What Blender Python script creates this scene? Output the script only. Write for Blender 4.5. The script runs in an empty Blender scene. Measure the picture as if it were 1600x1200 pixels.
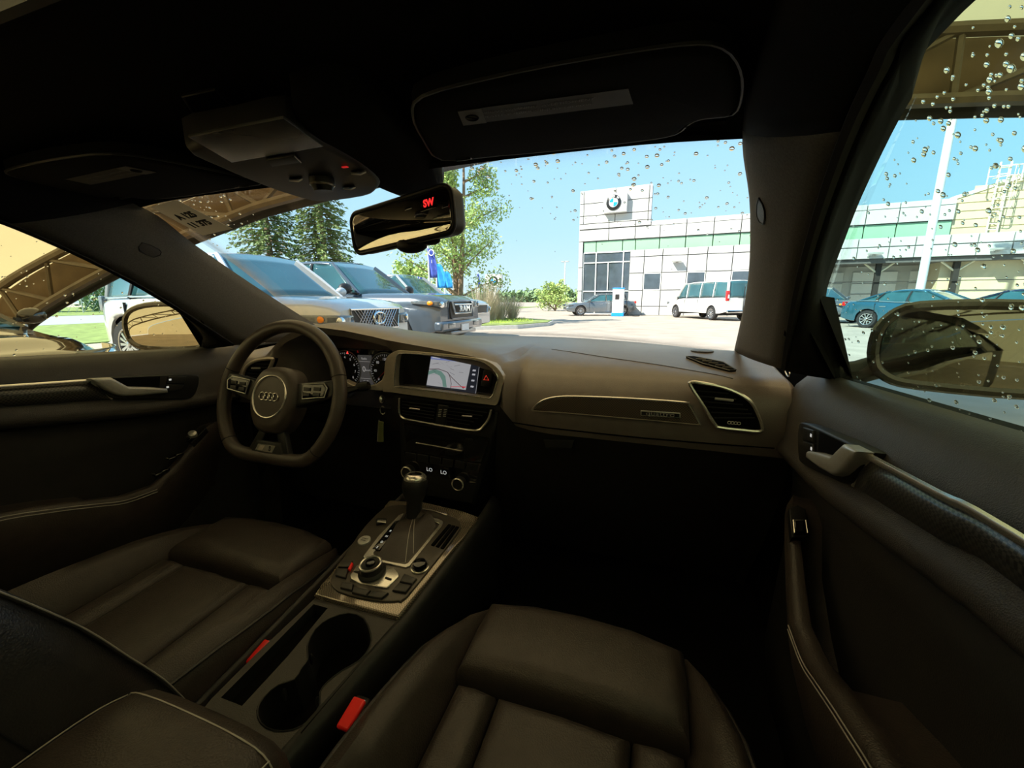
import bpy, bmesh, math, random
from mathutils import Vector, Matrix
random.seed(7)
V = Vector
SC = bpy.context.scene
COL = SC.collection

# ------------------------------------------------------------------ camera
CAM = V((.43, 0, 1.12)); FPX = 645.0
YAW, PIT, ROL = math.radians(19.1), math.radians(11.6), math.radians(-.2)
FW = V((-math.sin(YAW)*math.cos(PIT), math.cos(YAW)*math.cos(PIT), -math.sin(PIT)))
RT = V((math.cos(YAW), math.sin(YAW), 0)); UP = RT.cross(FW)
RT, UP = RT*math.cos(ROL)+UP*math.sin(ROL), -RT*math.sin(ROL)+UP*math.cos(ROL)
cam = bpy.data.cameras.new('camera'); camo = bpy.data.objects.new('camera', cam); COL.objects.link(camo)
m = Matrix((RT, UP, -FW)).transposed().to_4x4(); m.translation = CAM
camo.matrix_world = m
cam.sensor_fit = 'HORIZONTAL'; cam.sensor_width = 36; cam.lens = FPX*36/1600
cam.clip_start = .02; cam.clip_end = 2000
SC.camera = camo
# ------------------------------------------------------------------ exposure
SC.view_settings.view_transform = 'Standard'; SC.view_settings.look = 'None'
SC.view_settings.gamma = 1; SC.view_settings.use_curve_mapping = False
SC.view_settings.exposure = 1.0
# ------------------------------------------------------------------ sky
w = bpy.data.worlds.new('sky'); SC.world = w; w.use_nodes = True
nt = w.node_tree; nt.nodes.clear()
tc = nt.nodes.new('ShaderNodeTexCoord'); sp = nt.nodes.new('ShaderNodeSeparateXYZ')
rp = nt.nodes.new('ShaderNodeValToRGB'); bg = nt.nodes.new('ShaderNodeBackground'); wo = nt.nodes.new('ShaderNodeOutputWorld')
nt.links.new(tc.outputs['Generated'], sp.inputs[0]); nt.links.new(sp.outputs['Z'], rp.inputs[0])
nt.links.new(rp.outputs[0], bg.inputs[0]); nt.links.new(bg.outputs[0], wo.inputs[0])
e = rp.color_ramp.elements
e[0].position = 0.0; e[0].color = (.46, .585, .625, 1)
e[1].position = 1.0; e[1].color = (.13, .30, .54, 1)
k = e.new(.14); k.color = (.33, .515, .63, 1)
k = e.new(.34); k.color = (.235, .435, .61, 1)
bg.inputs[1].default_value = 1.0
# ------------------------------------------------------------------ sun
sun = bpy.data.lights.new('sun', 'SUN'); suno = bpy.data.objects.new('sun', sun); COL.objects.link(suno)
sun.energy = 6.2; sun.angle = math.radians(.6); sun.color = (1, .93, .80)
SUND = V((-.50, -.55, .67)).normalized()
suno.rotation_euler = SUND.to_track_quat('Z', 'Y').to_euler(); suno.location = (-10, -12, 18)

# ------------------------------------------------------------------ helpers
def ray(a, b): return FW + RT*((a-800)/FPX) + UP*((600-b)/FPX)
def P(a, b, x=None, y=None, z=None):
    """a point of the place seen at (a,b) that lies on the plane x=, y= or z="""
    d = ray(a, b)
    t = (x-CAM.x)/d.x if x is not None else ((y-CAM.y)/d.y if y is not None else (z-CAM.z)/d.z)
    return CAM + d*t
def PL(a, b, p0, n):
    d = ray(a, b); return CAM + d*((V(p0)-CAM).dot(V(n))/d.dot(V(n)))
def lerp(a, b, t): return a+(b-a)*t
def interp(x, ks):
    if x <= ks[0][0]: return ks[0][1]
    for (x0, y0), (x1, y1) in zip(ks, ks[1:]):
        if x <= x1: return lerp(y0, y1, (x-x0)/(x1-x0) if x1 > x0 else 0)
    return ks[-1][1]
def sm(x, ks):
    if x <= ks[0][0]: return ks[0][1]
    for (x0, y0), (x1, y1) in zip(ks, ks[1:]):
        if x <= x1:
            t = (x-x0)/(x1-x0); t = t*t*(3-2*t); return lerp(y0, y1, t)
    return ks[-1][1]
def spline(pts, n=6, closed=False):
    pts = [V(p) for p in pts]; N = len(pts); out = []
    for i in range(N if closed else N-1):
        g = (lambda k: pts[k % N]) if closed else (lambda k: pts[max(0, min(N-1, k))])
        a, b, c, d = g(i-1), g(i), g(i+1), g(i+2)
        for j in range(n):
            t = j/n
            out.append(.5*((2*b)+(c-a)*t+(2*a-5*b+4*c-d)*t*t+(3*b-a-3*c+d)*t**3))
    if not closed: out.append(pts[-1])
    return out
def inset(pts, n, d):
    N = len(pts); out = []
    for i in range(N):
        a, b, c = pts[i-1], pts[i], pts[(i+1) % N]
        e1 = (b-a); e2 = (c-b)
        n1 = n.cross(e1).normalized() if e1.length > 1e-9 else V((0, 0, 0)); n2 = n.cross(e2).normalized() if e2.length > 1e-9 else n1
        s = n1+n2
        if s.length < 1e-6: s = n1
        s.normalize(); k = max(.45, s.dot(n2))
        out.append(b+s*(d/k))
    return out
def ccw(pts, n):
    s = V((0, 0, 0))
    for i in range(len(pts)): s += pts[i-1].cross(pts[i])
    return pts if s.dot(n) > 0 else pts[::-1]
class MB:
    def __init__(s): s.v = []; s.f = []
    def add(s, vs, fs):
        o = len(s.v); s.v += [tuple(p) for p in vs]; s.f += [tuple(i+o for i in f) for f in fs]; return s
    def box(s, c, d, R=None):
        c = V(c); q = []
        for i in range(8):
            p = V(((i & 1)-.5, ((i >> 1) & 1)-.5, ((i >> 2) & 1)-.5)); p = V((p.x*d[0], p.y*d[1], p.z*d[2]))
            if R is not None: p = R @ p
            q.append(c+p)
        return s.add(q, [(0, 2, 3, 1), (4, 5, 7, 6), (0, 1, 5, 4), (2, 6, 7, 3), (0, 4, 6, 2), (1, 3, 7, 5)])
    def grid(s, rows, cu=False, cv=False):
        n, m_ = len(rows), len(rows[0]); fs = []
        for i in range(n if cu else n-1):
            for j in range(m_ if cv else m_-1):
                a, b = i, (i+1) % n; c, d = j, (j+1) % m_
                fs.append((a*m_+c, a*m_+d, b*m_+d, b*m_+c))
        return s.add([p for r in rows for p in r], fs)
    def tube(s, path, r, n=8, closed=False, flat=1.0, up=None):
        path = [V(p) for p in path]; N = len(path); rows = []; prev = None
        for i, p in enumerate(path):
            t = (path[(i+1) % N]-path[i-1]) if closed else (path[min(N-1, i+1)]-path[max(0, i-1)])
            if t.length < 1e-9: t = V((0, 0, 1))
            t.normalize()
            if prev is None:
                u = V(up) if up is not None else (V((0, 0, 1)) if abs(t.z) < .9 else V((0, 1, 0)))
            else: u = V(up) if up is not None else prev
            u = (u-t*u.dot(t)).normalized(); prev = u; b = t.cross(u)
            rr = r(i/(N-1)) if callable(r) else r
            rows.append([p+u*(rr*flat*math.cos(2*math.pi*k/n))+b*(rr*math.sin(2*math.pi*k/n)) for k in range(n)])
        s.grid(rows, closed, True)
        if not closed:
            o = len(s.v)-N*n
            s.f.append(tuple(range(o+n-1, o-1, -1))); s.f.append(tuple(range(o+(N-1)*n, o+N*n)))
        return s
    def prism(s, poly, vec):
        poly = [V(p) for p in poly]; n = len(poly); vec = V(vec)
        return s.add(poly+[p+vec for p in poly], [tuple(range(n-1, -1, -1)), tuple(range(n, 2*n))]+[(i, (i+1) % n, (i+1) % n+n, i+n) for i in range(n)])
    def pillow(s, poly, n, h, r, bottom=True, seg=3, base=0.0):
        """plate on an outline, h tall along n, its top edge rounded by r"""
        n = V(n).normalized(); poly = ccw([V(p) for p in poly], n); rows = [[p+n*base for p in poly]]
        for k in range(seg+1):
            a = math.pi/2*k/seg
            rows.append([p+n*(h-r+r*math.sin(a)) for p in inset(poly, n, r*(1-math.cos(a)))])
        o = len(s.v); N = len(poly); s.grid(rows, False, True)
        t = o+(len(rows)-1)*N; s.f.append(tuple(range(t, t+N)))
        if bottom: s.f.append(tuple(range(o+N-1, o-1, -1)))
        return s
    def ringplate(s, outer, inner, vec):
        outer = [V(p) for p in outer]; inner = [V(p) for p in inner]; vec = V(vec)
        return s.grid([outer, inner, [p+vec for p in inner], [p+vec for p in outer]], True, True)
    def lathe(s, prof, o, ax, n=24, cap=True):
        o = V(o); ax = V(ax).normalized(); u = ax.orthogonal().normalized(); b = ax.cross(u)
        rows = [[o+ax*h+(u*math.cos(2*math.pi*k/n)+b*math.sin(2*math.pi*k/n))*r for k in range(n)] for r, h in prof]
        i0 = len(s.v); s.grid(rows, False, True)
        if cap:
            s.f.append(tuple(range(i0+n-1, i0-1, -1))); e0 = i0+(len(prof)-1)*n; s.f.append(tuple(range(e0, e0+n)))
        return s
    def ell(s, c, r, n=10, m_=6, ax=None):
        c = V(c); A = ax or (V((1, 0, 0)), V((0, 1, 0)), V((0, 0, 1)))
        rows = []
        for i in range(1, m_):
            t = math.pi*i/m_
            rows.append([c+A[0]*(r[0]*math.sin(t)*math.cos(2*math.pi*k/n))+A[1]*(r[1]*math.sin(t)*math.sin(2*math.pi*k/n))+A[2]*(r[2]*math.cos(t)) for k in range(n)])
        o = len(s.v); s.grid(rows, False, True)
        a = len(s.v); s.v += [tuple(c+A[2]*r[2]), tuple(c-A[2]*r[2])]; L = o+(m_-2)*n
        for k in range(n):
            s.f.append((a, o+k, o+(k+1) % n)); s.f.append((a+1, L+(k+1) % n, L+k))
        return s
    def build(s, name, mat, parent=None, smooth=True, bevel=0, solid=0, soff=1, ang=40, sub=0, kind=None, label=None, fix=True):
        me = bpy.data.meshes.new(name); me.from_pydata(s.v, [], s.f)
        if fix:
            bm = bmesh.new(); bm.from_mesh(me); bmesh.ops.recalc_face_normals(bm, faces=bm.faces); bm.to_mesh(me); bm.free()
        if smooth:
            me.shade_smooth(); me.set_sharp_from_angle(angle=math.radians(ang))
        me.materials.append(mat)
        o = bpy.data.objects.new(name, me); COL.objects.link(o)
        if parent is not None:
            o.parent = parent
            if parent.type == 'EMPTY' and parent.get('_w'): o.matrix_parent_inverse = Matrix.Translation(-parent.location)
        if solid:
            q = o.modifiers.new('solid', 'SOLIDIFY'); q.thickness = solid; q.offset = soff
        if bevel:
            q = o.modifiers.new('bevel', 'BEVEL'); q.width = bevel; q.segments = 2; q.limit_method = 'ANGLE'; q.angle_limit = math.radians(35)
        if sub:
            q = o.modifiers.new('sub', 'SUBSURF'); q.levels = sub; q.render_levels = sub
        if kind: o['kind'] = kind
        if label: o['label'] = label
        return o
def tag(o, label, cat, group=None):
    o['label'] = label; o['category'] = cat
    if group: o['group'] = group
    return o
def rrect(c, ex, ez, a, b, r, n=5):
    out = []
    for qx, qz, a0 in ((1, 1, 0), (-1, 1, 90), (-1, -1, 180), (1, -1, 270)):
        for k in range(n+1):
            t = math.radians(a0+90*k/n); out.append(c+ex*(qx*(a-r)+r*math.cos(t))+ez*(qz*(b-r)+r*math.sin(t)))
    return out
def thing(name, loc, label, cat, group=None, kind=None, rz=0, world=True):
    o = bpy.data.objects.new(name, None); COL.objects.link(o); o.location = loc; o.rotation_euler = (0, 0, rz); o.empty_display_size = .1
    if world: o['_w'] = 1
    if label: o['label'] = label
    if cat: o['category'] = cat
    if group: o['group'] = group
    if kind: o['kind'] = kind
    return o
def text(name, body, size, o, ex, ey, mat, parent, depth=.0004, align='CENTER', bold=0, sx=1.0, label=None):
    c = bpy.data.curves.new(name, 'FONT'); c.body = body; c.size = size; c.align_x = align; c.align_y = 'CENTER'; c.extrude = depth; c.offset = bold; c.resolution_u = 3
    t = bpy.data.objects.new('tmp', c); COL.objects.link(t)
    dg = bpy.context.evaluated_depsgraph_get(); me = bpy.data.meshes.new_from_object(t.evaluated_get(dg))
    bpy.data.objects.remove(t); ex = V(ex).normalized(); ey = V(ey).normalized(); ez = ex.cross(ey)
    M = Matrix((ex*sx, ey, ez)).transposed().to_4x4(); M.translation = V(o); me.transform(M)
    me.name = name; me.materials.clear(); me.materials.append(mat)
    ob = bpy.data.objects.new(name, me); COL.objects.link(ob); ob.parent = parent
    if parent is not None and parent.type == 'EMPTY' and parent.get('_w'): ob.matrix_parent_inverse = Matrix.Translation(-parent.location)
    if label: ob['label'] = label
    return ob
# ------------------------------------------------------------------ materials
def M_(name, col, rough=.5, metal=0., var=.15, scale=40., bump=0., bscale=300., spec=.5, coat=0., emit=None, es=1., trans=0., ior=1.45, sheen=0.):
    ma = bpy.data.materials.new(name); ma.use_nodes = True; nt = ma.node_tree; b = nt.nodes['Principled BSDF']
    b.inputs['Roughness'].default_value = rough; b.inputs['Metallic'].default_value = metal
    b.inputs['Specular IOR Level'].default_value = spec; b.inputs['Coat Weight'].default_value = coat; b.inputs['IOR'].default_value = ior
    b.inputs['Coat Roughness'].default_value = .04; b.inputs['Transmission Weight'].default_value = trans; b.inputs['Sheen Weight'].default_value = sheen
    tc = nt.nodes.new('ShaderNodeTexCoord')
    no = nt.nodes.new('ShaderNodeTexNoise'); no.inputs['Scale'].default_value = scale; no.inputs['Detail'].default_value = 4
    nt.links.new(tc.outputs['Object'], no.inputs['Vector'])
    r = nt.nodes.new('ShaderNodeValToRGB'); r.color_ramp.elements[0].position = .3; r.color_ramp.elements[1].position = .7
    r.color_ramp.elements[0].color = tuple(c*(1-var) for c in col)+(1,); r.color_ramp.elements[1].color = tuple(min(1, c*(1+var)) for c in col)+(1,)
    nt.links.new(no.outputs['Fac'], r.inputs[0]); nt.links.new(r.outputs[0], b.inputs['Base Color'])
    if bump:
        n2 = nt.nodes.new('ShaderNodeTexVoronoi' if bscale < 0 else 'ShaderNodeTexNoise'); n2.inputs['Scale'].default_value = abs(bscale)
        nt.links.new(tc.outputs['Object'], n2.inputs['Vector']); bu = nt.nodes.new('ShaderNodeBump'); bu.inputs['Strength'].default_value = bump; bu.inputs['Distance'].default_value = .001
        nt.links.new(n2.outputs[0], bu.inputs['Height']); nt.links.new(bu.outputs[0], b.inputs['Normal'])
    if emit:
        b.inputs['Emission Color'].default_value = tuple(emit)+(1,); b.inputs['Emission Strength'].default_value = es
    return ma
def glassmat(name, tint, refl=.02):
    ma = bpy.data.materials.new(name); ma.use_nodes = True; nt = ma.node_tree; nt.nodes.clear()
    t = nt.nodes.new('ShaderNodeBsdfTransparent'); t.inputs[0].default_value = tuple(tint)+(1,)
    g = nt.nodes.new('ShaderNodeBsdfGlossy'); g.inputs['Roughness'].default_value = .01
    lf = nt.nodes.new('ShaderNodeLayerWeight'); lf.inputs[0].default_value = .5
    pw = nt.nodes.new('ShaderNodeMath'); pw.operation = 'POWER'; pw.inputs[1].default_value = 5; nt.links.new(lf.outputs['Facing'], pw.inputs[0])
    lw = nt.nodes.new('ShaderNodeMath'); lw.operation = 'MULTIPLY_ADD'; lw.inputs[1].default_value = .55; lw.inputs[2].default_value = refl; nt.links.new(pw.outputs[0], lw.inputs[0])
    mx = nt.nodes.new('ShaderNodeMixShader'); o = nt.nodes.new('ShaderNodeOutputMaterial')
    nt.links.new(lw.outputs[0], mx.inputs[0]); nt.links.new(t.outputs[0], mx.inputs[1]); nt.links.new(g.outputs[0], mx.inputs[2]); nt.links.new(mx.outputs[0], o.inputs[0])
    return ma
def translucent(name, col, tcol, fac=.6):
    ma = bpy.data.materials.new(name); ma.use_nodes = True; nt = ma.node_tree; nt.nodes.clear()
    d = nt.nodes.new('ShaderNodeBsdfDiffuse'); d.inputs[0].default_value = tuple(col)+(1,)
    t = nt.nodes.new('ShaderNodeBsdfTranslucent'); mx = nt.nodes.new('ShaderNodeMixShader'); mx.inputs[0].default_value = fac
    no = nt.nodes.new('ShaderNodeTexNoise'); no.inputs['Scale'].default_value = 1.5; tc = nt.nodes.new('ShaderNodeTexCoord'); nt.links.new(tc.outputs['Object'], no.inputs['Vector'])
    r = nt.nodes.new('ShaderNodeValToRGB'); r.color_ramp.elements[0].color = tuple(c*.9 for c in tcol)+(1,); r.color_ramp.elements[1].color = tuple(tcol)+(1,)
    nt.links.new(no.outputs['Fac'], r.inputs[0]); nt.links.new(r.outputs[0], t.inputs[0])
    o = nt.nodes.new('ShaderNodeOutputMaterial')
    nt.links.new(d.outputs[0], mx.inputs[1]); nt.links.new(t.outputs[0], mx.inputs[2]); nt.links.new(mx.outputs[0], o.inputs[0])
    return ma
def weave(name, c1, c2, scale, rough=.25, metal=.0, coat=1.):
    ma = M_(name, c1, rough, metal, coat=coat); nt = ma.node_tree; b = nt.nodes['Principled BSDF']
    ch = nt.nodes.new('ShaderNodeTexChecker'); ch.inputs['Scale'].default_value = scale
    ch.inputs['Color1'].default_value = tuple(c1)+(1,); ch.inputs['Color2'].default_value = tuple(c2)+(1,)
    tc = nt.nodes.new('ShaderNodeTexCoord'); nt.links.new(tc.outputs['Object'], ch.inputs['Vector']); nt.links.new(ch.outputs[0], b.inputs['Base Color'])
    return ma
MT = dict(
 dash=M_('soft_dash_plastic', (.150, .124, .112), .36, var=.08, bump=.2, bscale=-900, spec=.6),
 dashtop=M_('dash_top_plastic', (.075, .072, .07), .42, var=.08, bump=.25, bscale=-900, spec=.5),
 door=M_('door_soft_plastic', (.052, .047, .046), .5, var=.08, bump=.3, bscale=-700, spec=.4),
 pillar=M_('pillar_fabric', (.13, .124, .124), .85, var=.15, scale=400, bump=.3, bscale=1500, spec=.2),
 liner=M_('black_headliner_fabric', (.012, .012, .013), .95, var=.2, scale=500, bump=.2, bscale=1500, spec=.1),
 black=M_('black_plastic', (.012, .012, .012), .45, spec=.4),
 dashlow=M_('black_lower_dash_with_shade', (.022, .020, .020), .6, spec=.25, bump=.2, bscale=-900),  # black plastic, darkened further to hold the shade below the dash
 gloss=M_('piano_black', (.008, .008, .009), .08, coat=.5),
 frame=M_('matt_black_frame', (.012, .012, .012), .9, spec=.1),
 rubber=M_('black_rubber', (.010, .010, .010), .7, spec=.3),
 void=M_('dark_recess', (.004, .004, .004), .9, spec=.05),
 leather=M_('black_leather', (.042, .033, .030), .42, var=.15, bump=.35, bscale=-500, spec=.5),
 leather2=M_('black_side_leather', (.030, .027, .027), .38, var=.15, bump=.35, bscale=-500, spec=.5),
 wheel=M_('wheel_leather', (.056, .044, .038), .38, var=.1, bump=.2, bscale=-900, spec=.5),
 stitch=M_('grey_thread', (.38, .36, .34), .8),
 carpet=M_('black_carpet', (.010, .010, .011), .98, var=.4, scale=600, bump=.5, bscale=900, spec=.05),
 chrome=M_('satin_chrome', (.80, .76, .70), .24, .85, var=.03),
 alu=M_('brushed_aluminium', (.50, .49, .47), .36, .55, var=.06, scale=200),
 graph=M_('graphite_trim', (.46, .40, .34), .36, .35, var=.06, scale=100),
 carbon=weave('carbon_weave', (.055, .042, .034), (.11, .085, .07), 420, .22),
 carbon2=weave('console_carbon', (.16, .13, .10), (.34, .28, .22), 420, .10, .55),
 doorcarbon=weave('door_carbon', (.018, .018, .018), (.070, .068, .064), 330, .35, coat=.4),
 red=M_('red_button_plastic', (.85, .02, .015), .35, var=.05),
 white=M_('white_print', (.7, .7, .7), .5, emit=(.8, .8, .8), es=.25),
 mirror=M_('mirror_glass', (.62, .60, .55), .02, 1., var=0.),
 mirrord=M_('dimmed_mirror_glass', (.28, .27, .25), .03, 1., var=0.),
 bodyblk=M_('dark_brown_car_paint', (.045, .038, .030), .18, .3, var=.03, coat=1.),
 doorlow=M_('black_door_insert', (.020, .019, .019), .7, var=.1, bump=.2, bscale=-700, spec=.25),
 drop=M_('water', (1, 1, 1), .0, var=0, trans=1., ior=1.33),
)
MT['rg'] = glassmat('light_dimming_rear_glass', (.30, .30, .30)); MT['ws'] = glassmat('windscreen_glass', (.97, .99, .99)); MT['sg'] = glassmat('tinted_side_glass', (.80, .95, .94)); MT['sgl'] = glassmat('clear_side_glass', (.93, .97, .93))  # rear glass tint is added to dim the light from behind
# ================================================================== OUTSIDE: materials
X = dict(
 asphalt=M_('sunlit_asphalt', (.43, .355, .29), .9, var=.14, scale=1.2, bump=.5, bscale=60),
 kerb=M_('concrete_kerb', (.62, .60, .56), .9, var=.1, scale=8),
 road=M_('grey_road', (.36, .37, .40), .9, var=.08, scale=2),
 grass=M_('green_lawn', (.22, .28, .08), .95, var=.35, scale=3, bump=.6, bscale=40),
 blade=M_('grass_blade', (.34, .46, .08), .8, var=.3, scale=2),
 straw=M_('dry_ornamental_grass', (.55, .46, .33), .9, var=.25, scale=3),
 panel=M_('white_facade_panel', (.56, .555, .54), .45, var=.02, scale=1),
 joint=M_('facade_backing', (.14, .135, .13), .8),
 mint=M_('mint_spandrel_glass', (.30, .52, .34), .15, var=.03, scale=1),
 win=M_('reflective_window_glass', (.06, .08, .10), .05, var=.2, scale=2, coat=1.),
 mull=M_('light_mullion', (.75, .75, .73), .4),
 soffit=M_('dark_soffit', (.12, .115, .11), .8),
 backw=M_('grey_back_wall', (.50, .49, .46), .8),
 gdoor=M_('white_garage_door', (.75, .74, .70), .5, var=.03),
 beige=M_('beige_metal_siding', (.66, .55, .36), .7, var=.06, scale=2),
 cream=M_('cream_paint', (.82, .74, .55), .6),
 lamp=M_('grey_lamp_metal', (.45, .44, .42), .4, .3),
 pole=M_('pale_pole_paint', (.72, .74, .72), .5),
 rblack=M_('roundel_black', (.015, .015, .018), .3), rblue=M_('roundel_blue', (.01, .30, .75), .3), rwhite=M_('roundel_white', (.85, .85, .85), .3),
 truss=M_('bronze_truss_steel', (.16, .12, .075), .5, .3, var=.2, scale=5),
 valance=M_('shaded_valance_cloth', (.20, .135, .075), .9, var=.15, scale=3),  # tent cloth between the chords, its shade put into the brown
 trussd=M_('dark_tent_border', (.028, .024, .020), .7),
 fabric=translucent('cream_tent_fabric', (.55, .43, .25), (.56, .41, .20), .62),
 bark=M_('brown_bark', (.22, .15, .10), .95, var=.3, scale=10, bump=.6, bscale=30),
 spruce=M_('spruce_needles', (.20, .27, .09), .8, var=.4, scale=1.2),
 leaf=M_('green_leaves', (.34, .46, .13), .7, var=.35, scale=1.5),
 hedge=M_('hedge_leaves', (.20, .30, .14), .8, var=.35, scale=1.5),
 flag1=M_('indigo_flag_cloth', (.05, .09, .42), .8, var=.1), flag2=M_('bright_blue_flag_cloth', (.02, .30, .80), .8, var=.1),
 fence=M_('galvanised_fence', (.55, .57, .57), .5, .4),
 chg=M_('charger_white', (.8, .8, .8), .35), chb=M_('charger_blue', (.01, .28, .75), .4),
)
# ------------------------------------------------------------------ ground
g = MB(); g.add([(-260, -60, 0), (260, -60, 0), (260, 320, 0), (-260, 320, 0)], [(0, 1, 2, 3)]).build('ground', X['asphalt'], smooth=False, kind='structure')['label'] = 'sunlit beige asphalt of the parking lot'
def slab(name, poly, z, mat, label):
    o = MB().prism([(x, y, 0.001) for x, y in poly], (0, 0, z)).build(name, mat, smooth=False, kind='structure'); o['label'] = label; return o
slab('lawn', [(-24, -10), (-13, -10), (-16, 60), (-30, 60)], .03, X['grass'], 'bright green lawn beside the far road')
slab('road', [(-38, -20), (-24.2, -20), (-31, 80), (-46, 80)], .015, X['road'], 'grey road beyond the lawn')
slab('verge', [(-90, -20), (-38.2, -20), (-46.2, 80), (-100, 80)], .03, X['grass'], 'green verge below the far hedge')
isl = [(-13, 13.9), (-6.2, 13.9), (-4.6, 15.2), (-3.9, 17.4), (-4.1, 19.0), (-5.5, 20.4), (-13, 21)]
slab('kerb', isl, .14, X['kerb'], 'pale concrete kerb of the planted island')
slab('island_turf', [(x*.985-.12, lerp(y, 17.3, .05)) for x, y in isl], .17, X['grass'], 'sunlit grass on the planted island')
# ------------------------------------------------------------------ dealership building
RZ = math.atan2(-.085, .9964)
bd = thing('dealership_building', (-5, 31.64, 0), 'white panelled car dealership with roundel sign tower and long wing', 'building', rz=RZ, world=False)
def wb(u0, u1, z0, z1, f, b):   # box between facade offsets f (towards us) and b (into the house)
    return ((u0+u1)/2, -(f+b)/2, (z0+z1)/2), (u1-u0, abs(f-b), z1-z0)
def part(name, mat, par, *boxes, **kw):
    q = MB()
    for b in boxes: q.box(*b)
    return q.build(name, mat, par, smooth=False, **kw)
core = part('wall', X['joint'], bd, wb(20.2, 26, 3.3, 4.3, .5, -.2), wb(-.28, 20.2, 5.22, 6.0, -.06, -9), wb(-.28, 4.66, 5.22, 8.62, -.06, -.45), wb(-.28, 20.2, 5.3, 6.26, -.06, -9),
            wb(-.3, .02, 0, 5.3, -.06, -9), wb(3.5, 13.5, 0, 4.38, .54, -8), wb(3.5, 26, 3.3, 4.38, .54, -1.0))
def panels(us, zs, f, skip=lambda a, b, c, d: False):
    for u0, u1 in zip(us, us[1:]):
        for z0, z1 in zip(zs, zs[1:]):
            if not skip(u0, u1, z0, z1): part('wall_panel', X['panel'], core, wb(u0+.028, u1-.028, z0+.028, z1-.028, f, f-.07))
panels([-.31, .0, 2.25, 4.48, 4.70], [6.43, 6.97, 7.80, 8.70], 0)
panels([-.31, 1.86, 3.68, 4.70], [6.05, 6.43], 0); panels([4.70, 6.97, 8.62, 10.18, 11.9, 13.5, 15.0, 16.46, 17.92, 20.26], [6.0, 6.34], 0)
panels([-.31, 1.86, 3.68, 5.32, 6.97, 8.62, 10.18, 11.9, 13.5, 15.0, 16.46, 17.92, 20.26], [5.22, 6.02], 0)
panels([-.31, .03], [0, 1.7, 3.4, 5.22], 0)
wins = [4.46, 7.21, 9.84, 12.6]
bc = [3.51, 4.46, 5.65, 7.21, 8.37, 9.84, 11.3, 12.6, 13.5]
panels(bc, [0, .61, 1.70, 2.86, 3.95, 4.43], .6, lambda a, b, c, d: c == 1.70 and a in wins)
for a in wins:
    b_ = bc[bc.index(a)+1]
    wf = part('window', X['mull'], core, wb(a+.02, b_-.02, 1.70, 1.76, .58, .5), wb(a+.02, b_-.02, 2.80, 2.86, .58, .5), wb(a+.02, a+.07, 1.7, 2.86, .58, .5), wb(b_-.07, b_-.02, 1.7, 2.86, .58, .5))
    part('pane', X['win'], wf, wb(a+.07, b_-.07, 1.76, 2.80, .56, .545))
panels([13.5, 15.0, 16.14, 17.55, 18.66, 20.06, 21.16, 22.49, 24, 25.6], [3.28, 3.92, 4.43], .6)
mu = [.03, .97, 2.84, 3.73, 5.32, 6.97, 8.62, 10.18, 11.9, 13.5, 15.0, 16.46, 17.92, 20.26]
part('clerestory_backing', X['joint'], bd, wb(0, 20.3, 4.3, 5.25, -.25, -6))
for a, b_ in zip(mu, mu[1:]): part('spandrel_pane', X['mint'], bd, wb(a+.03, b_-.03, 4.40, 5.2, -.12, -.2))
ent = part('entrance_frame', X['mull'], bd, *[wb(u-.035, u+.035, 0, 4.45, -.1, -.28) for u in (.06, 1.0, 2.95, 3.47)], *[wb(.06, 3.5, z-.035, z+.035, -.1, -.28) for z in (.03, 1.68, 3.72, 4.42)], wb(1.86, 1.92, 1.68, 3.72, -.1, -.28))
for a, b_ in ((.1, .97), (1.03, 2.92), (2.98, 3.45)):
    for c, d in ((.06, 1.65), (1.71, 3.69), (3.75, 4.4)): part('pane', X['win'], ent, wb(a, b_, c, d, -.17, -.2))
part('side_wall', X['panel'], bd, wb(-.31, -.25, 0, 6.3, -.08, -8))
# roundel sign
sb = part('sign_box', X['panel'], bd, wb(1.5, 3.1, 6.98, 8.2, .45, .0), bevel=.03)
rc = V((2.2, -.46, 7.62)); AX = V((0, -1, 0))
rd = MB().lathe([(.50, 0), (.50, .04), (.47, .06)], rc, AX, 40).build('roundel', X['rblack'], sb)
MB().lathe([(.305, .055), (.305, .075)], rc, AX, 36).build('roundel_inner', X['rwhite'], rd)
for q in range(4):
    pts = [rc+V((0, -.076, 0))]+[rc+V((math.cos(math.pi/2*q+t*math.pi/16)*.275, -.076, math.sin(math.pi/2*q+t*math.pi/16)*.275)) for t in range(9)]
    MB().prism(pts, (0, -.012, 0)).build('roundel_quadrant', X['rblue'] if q in (1, 3) else X['rwhite'], rd, smooth=False)
for ch, an in (('B', 135), ('M', 90), ('W', 45)):
    a = math.radians(an); d = V((math.cos(a), 0, math.sin(a)))
    text('roundel_letter', ch, .165, rc+d*.39+V((0, -.07, 0)), d.cross(V((0, 1, 0)))*-1 if False else V((math.sin(a), 0, -math.cos(a))), d, X['rwhite'], rd, .006, bold=.006)
for u in (6.56, 16.9, 21.91):
    wl = part('wall_lamp', X['lamp'], bd, wb(u-.3, u+.3, 3.50, 3.60, 1.1, .7), wb(u-.06, u+.06, 3.42, 3.55, .8, .55))
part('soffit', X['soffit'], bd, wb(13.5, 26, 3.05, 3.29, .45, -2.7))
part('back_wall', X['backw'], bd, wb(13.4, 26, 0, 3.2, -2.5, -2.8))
for u in (14.2, 16.9, 19.7, 22.6):
    gd = part('garage_door', X['gdoor'], bd, wb(u, u+2.2, 0, 2.7, -2.4, -2.52))
    for z in (.7, 1.35, 2.0): part('door_rail', X['joint'], gd, wb(u, u+2.2, z, z+.04, -2.38, -2.42))
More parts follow.
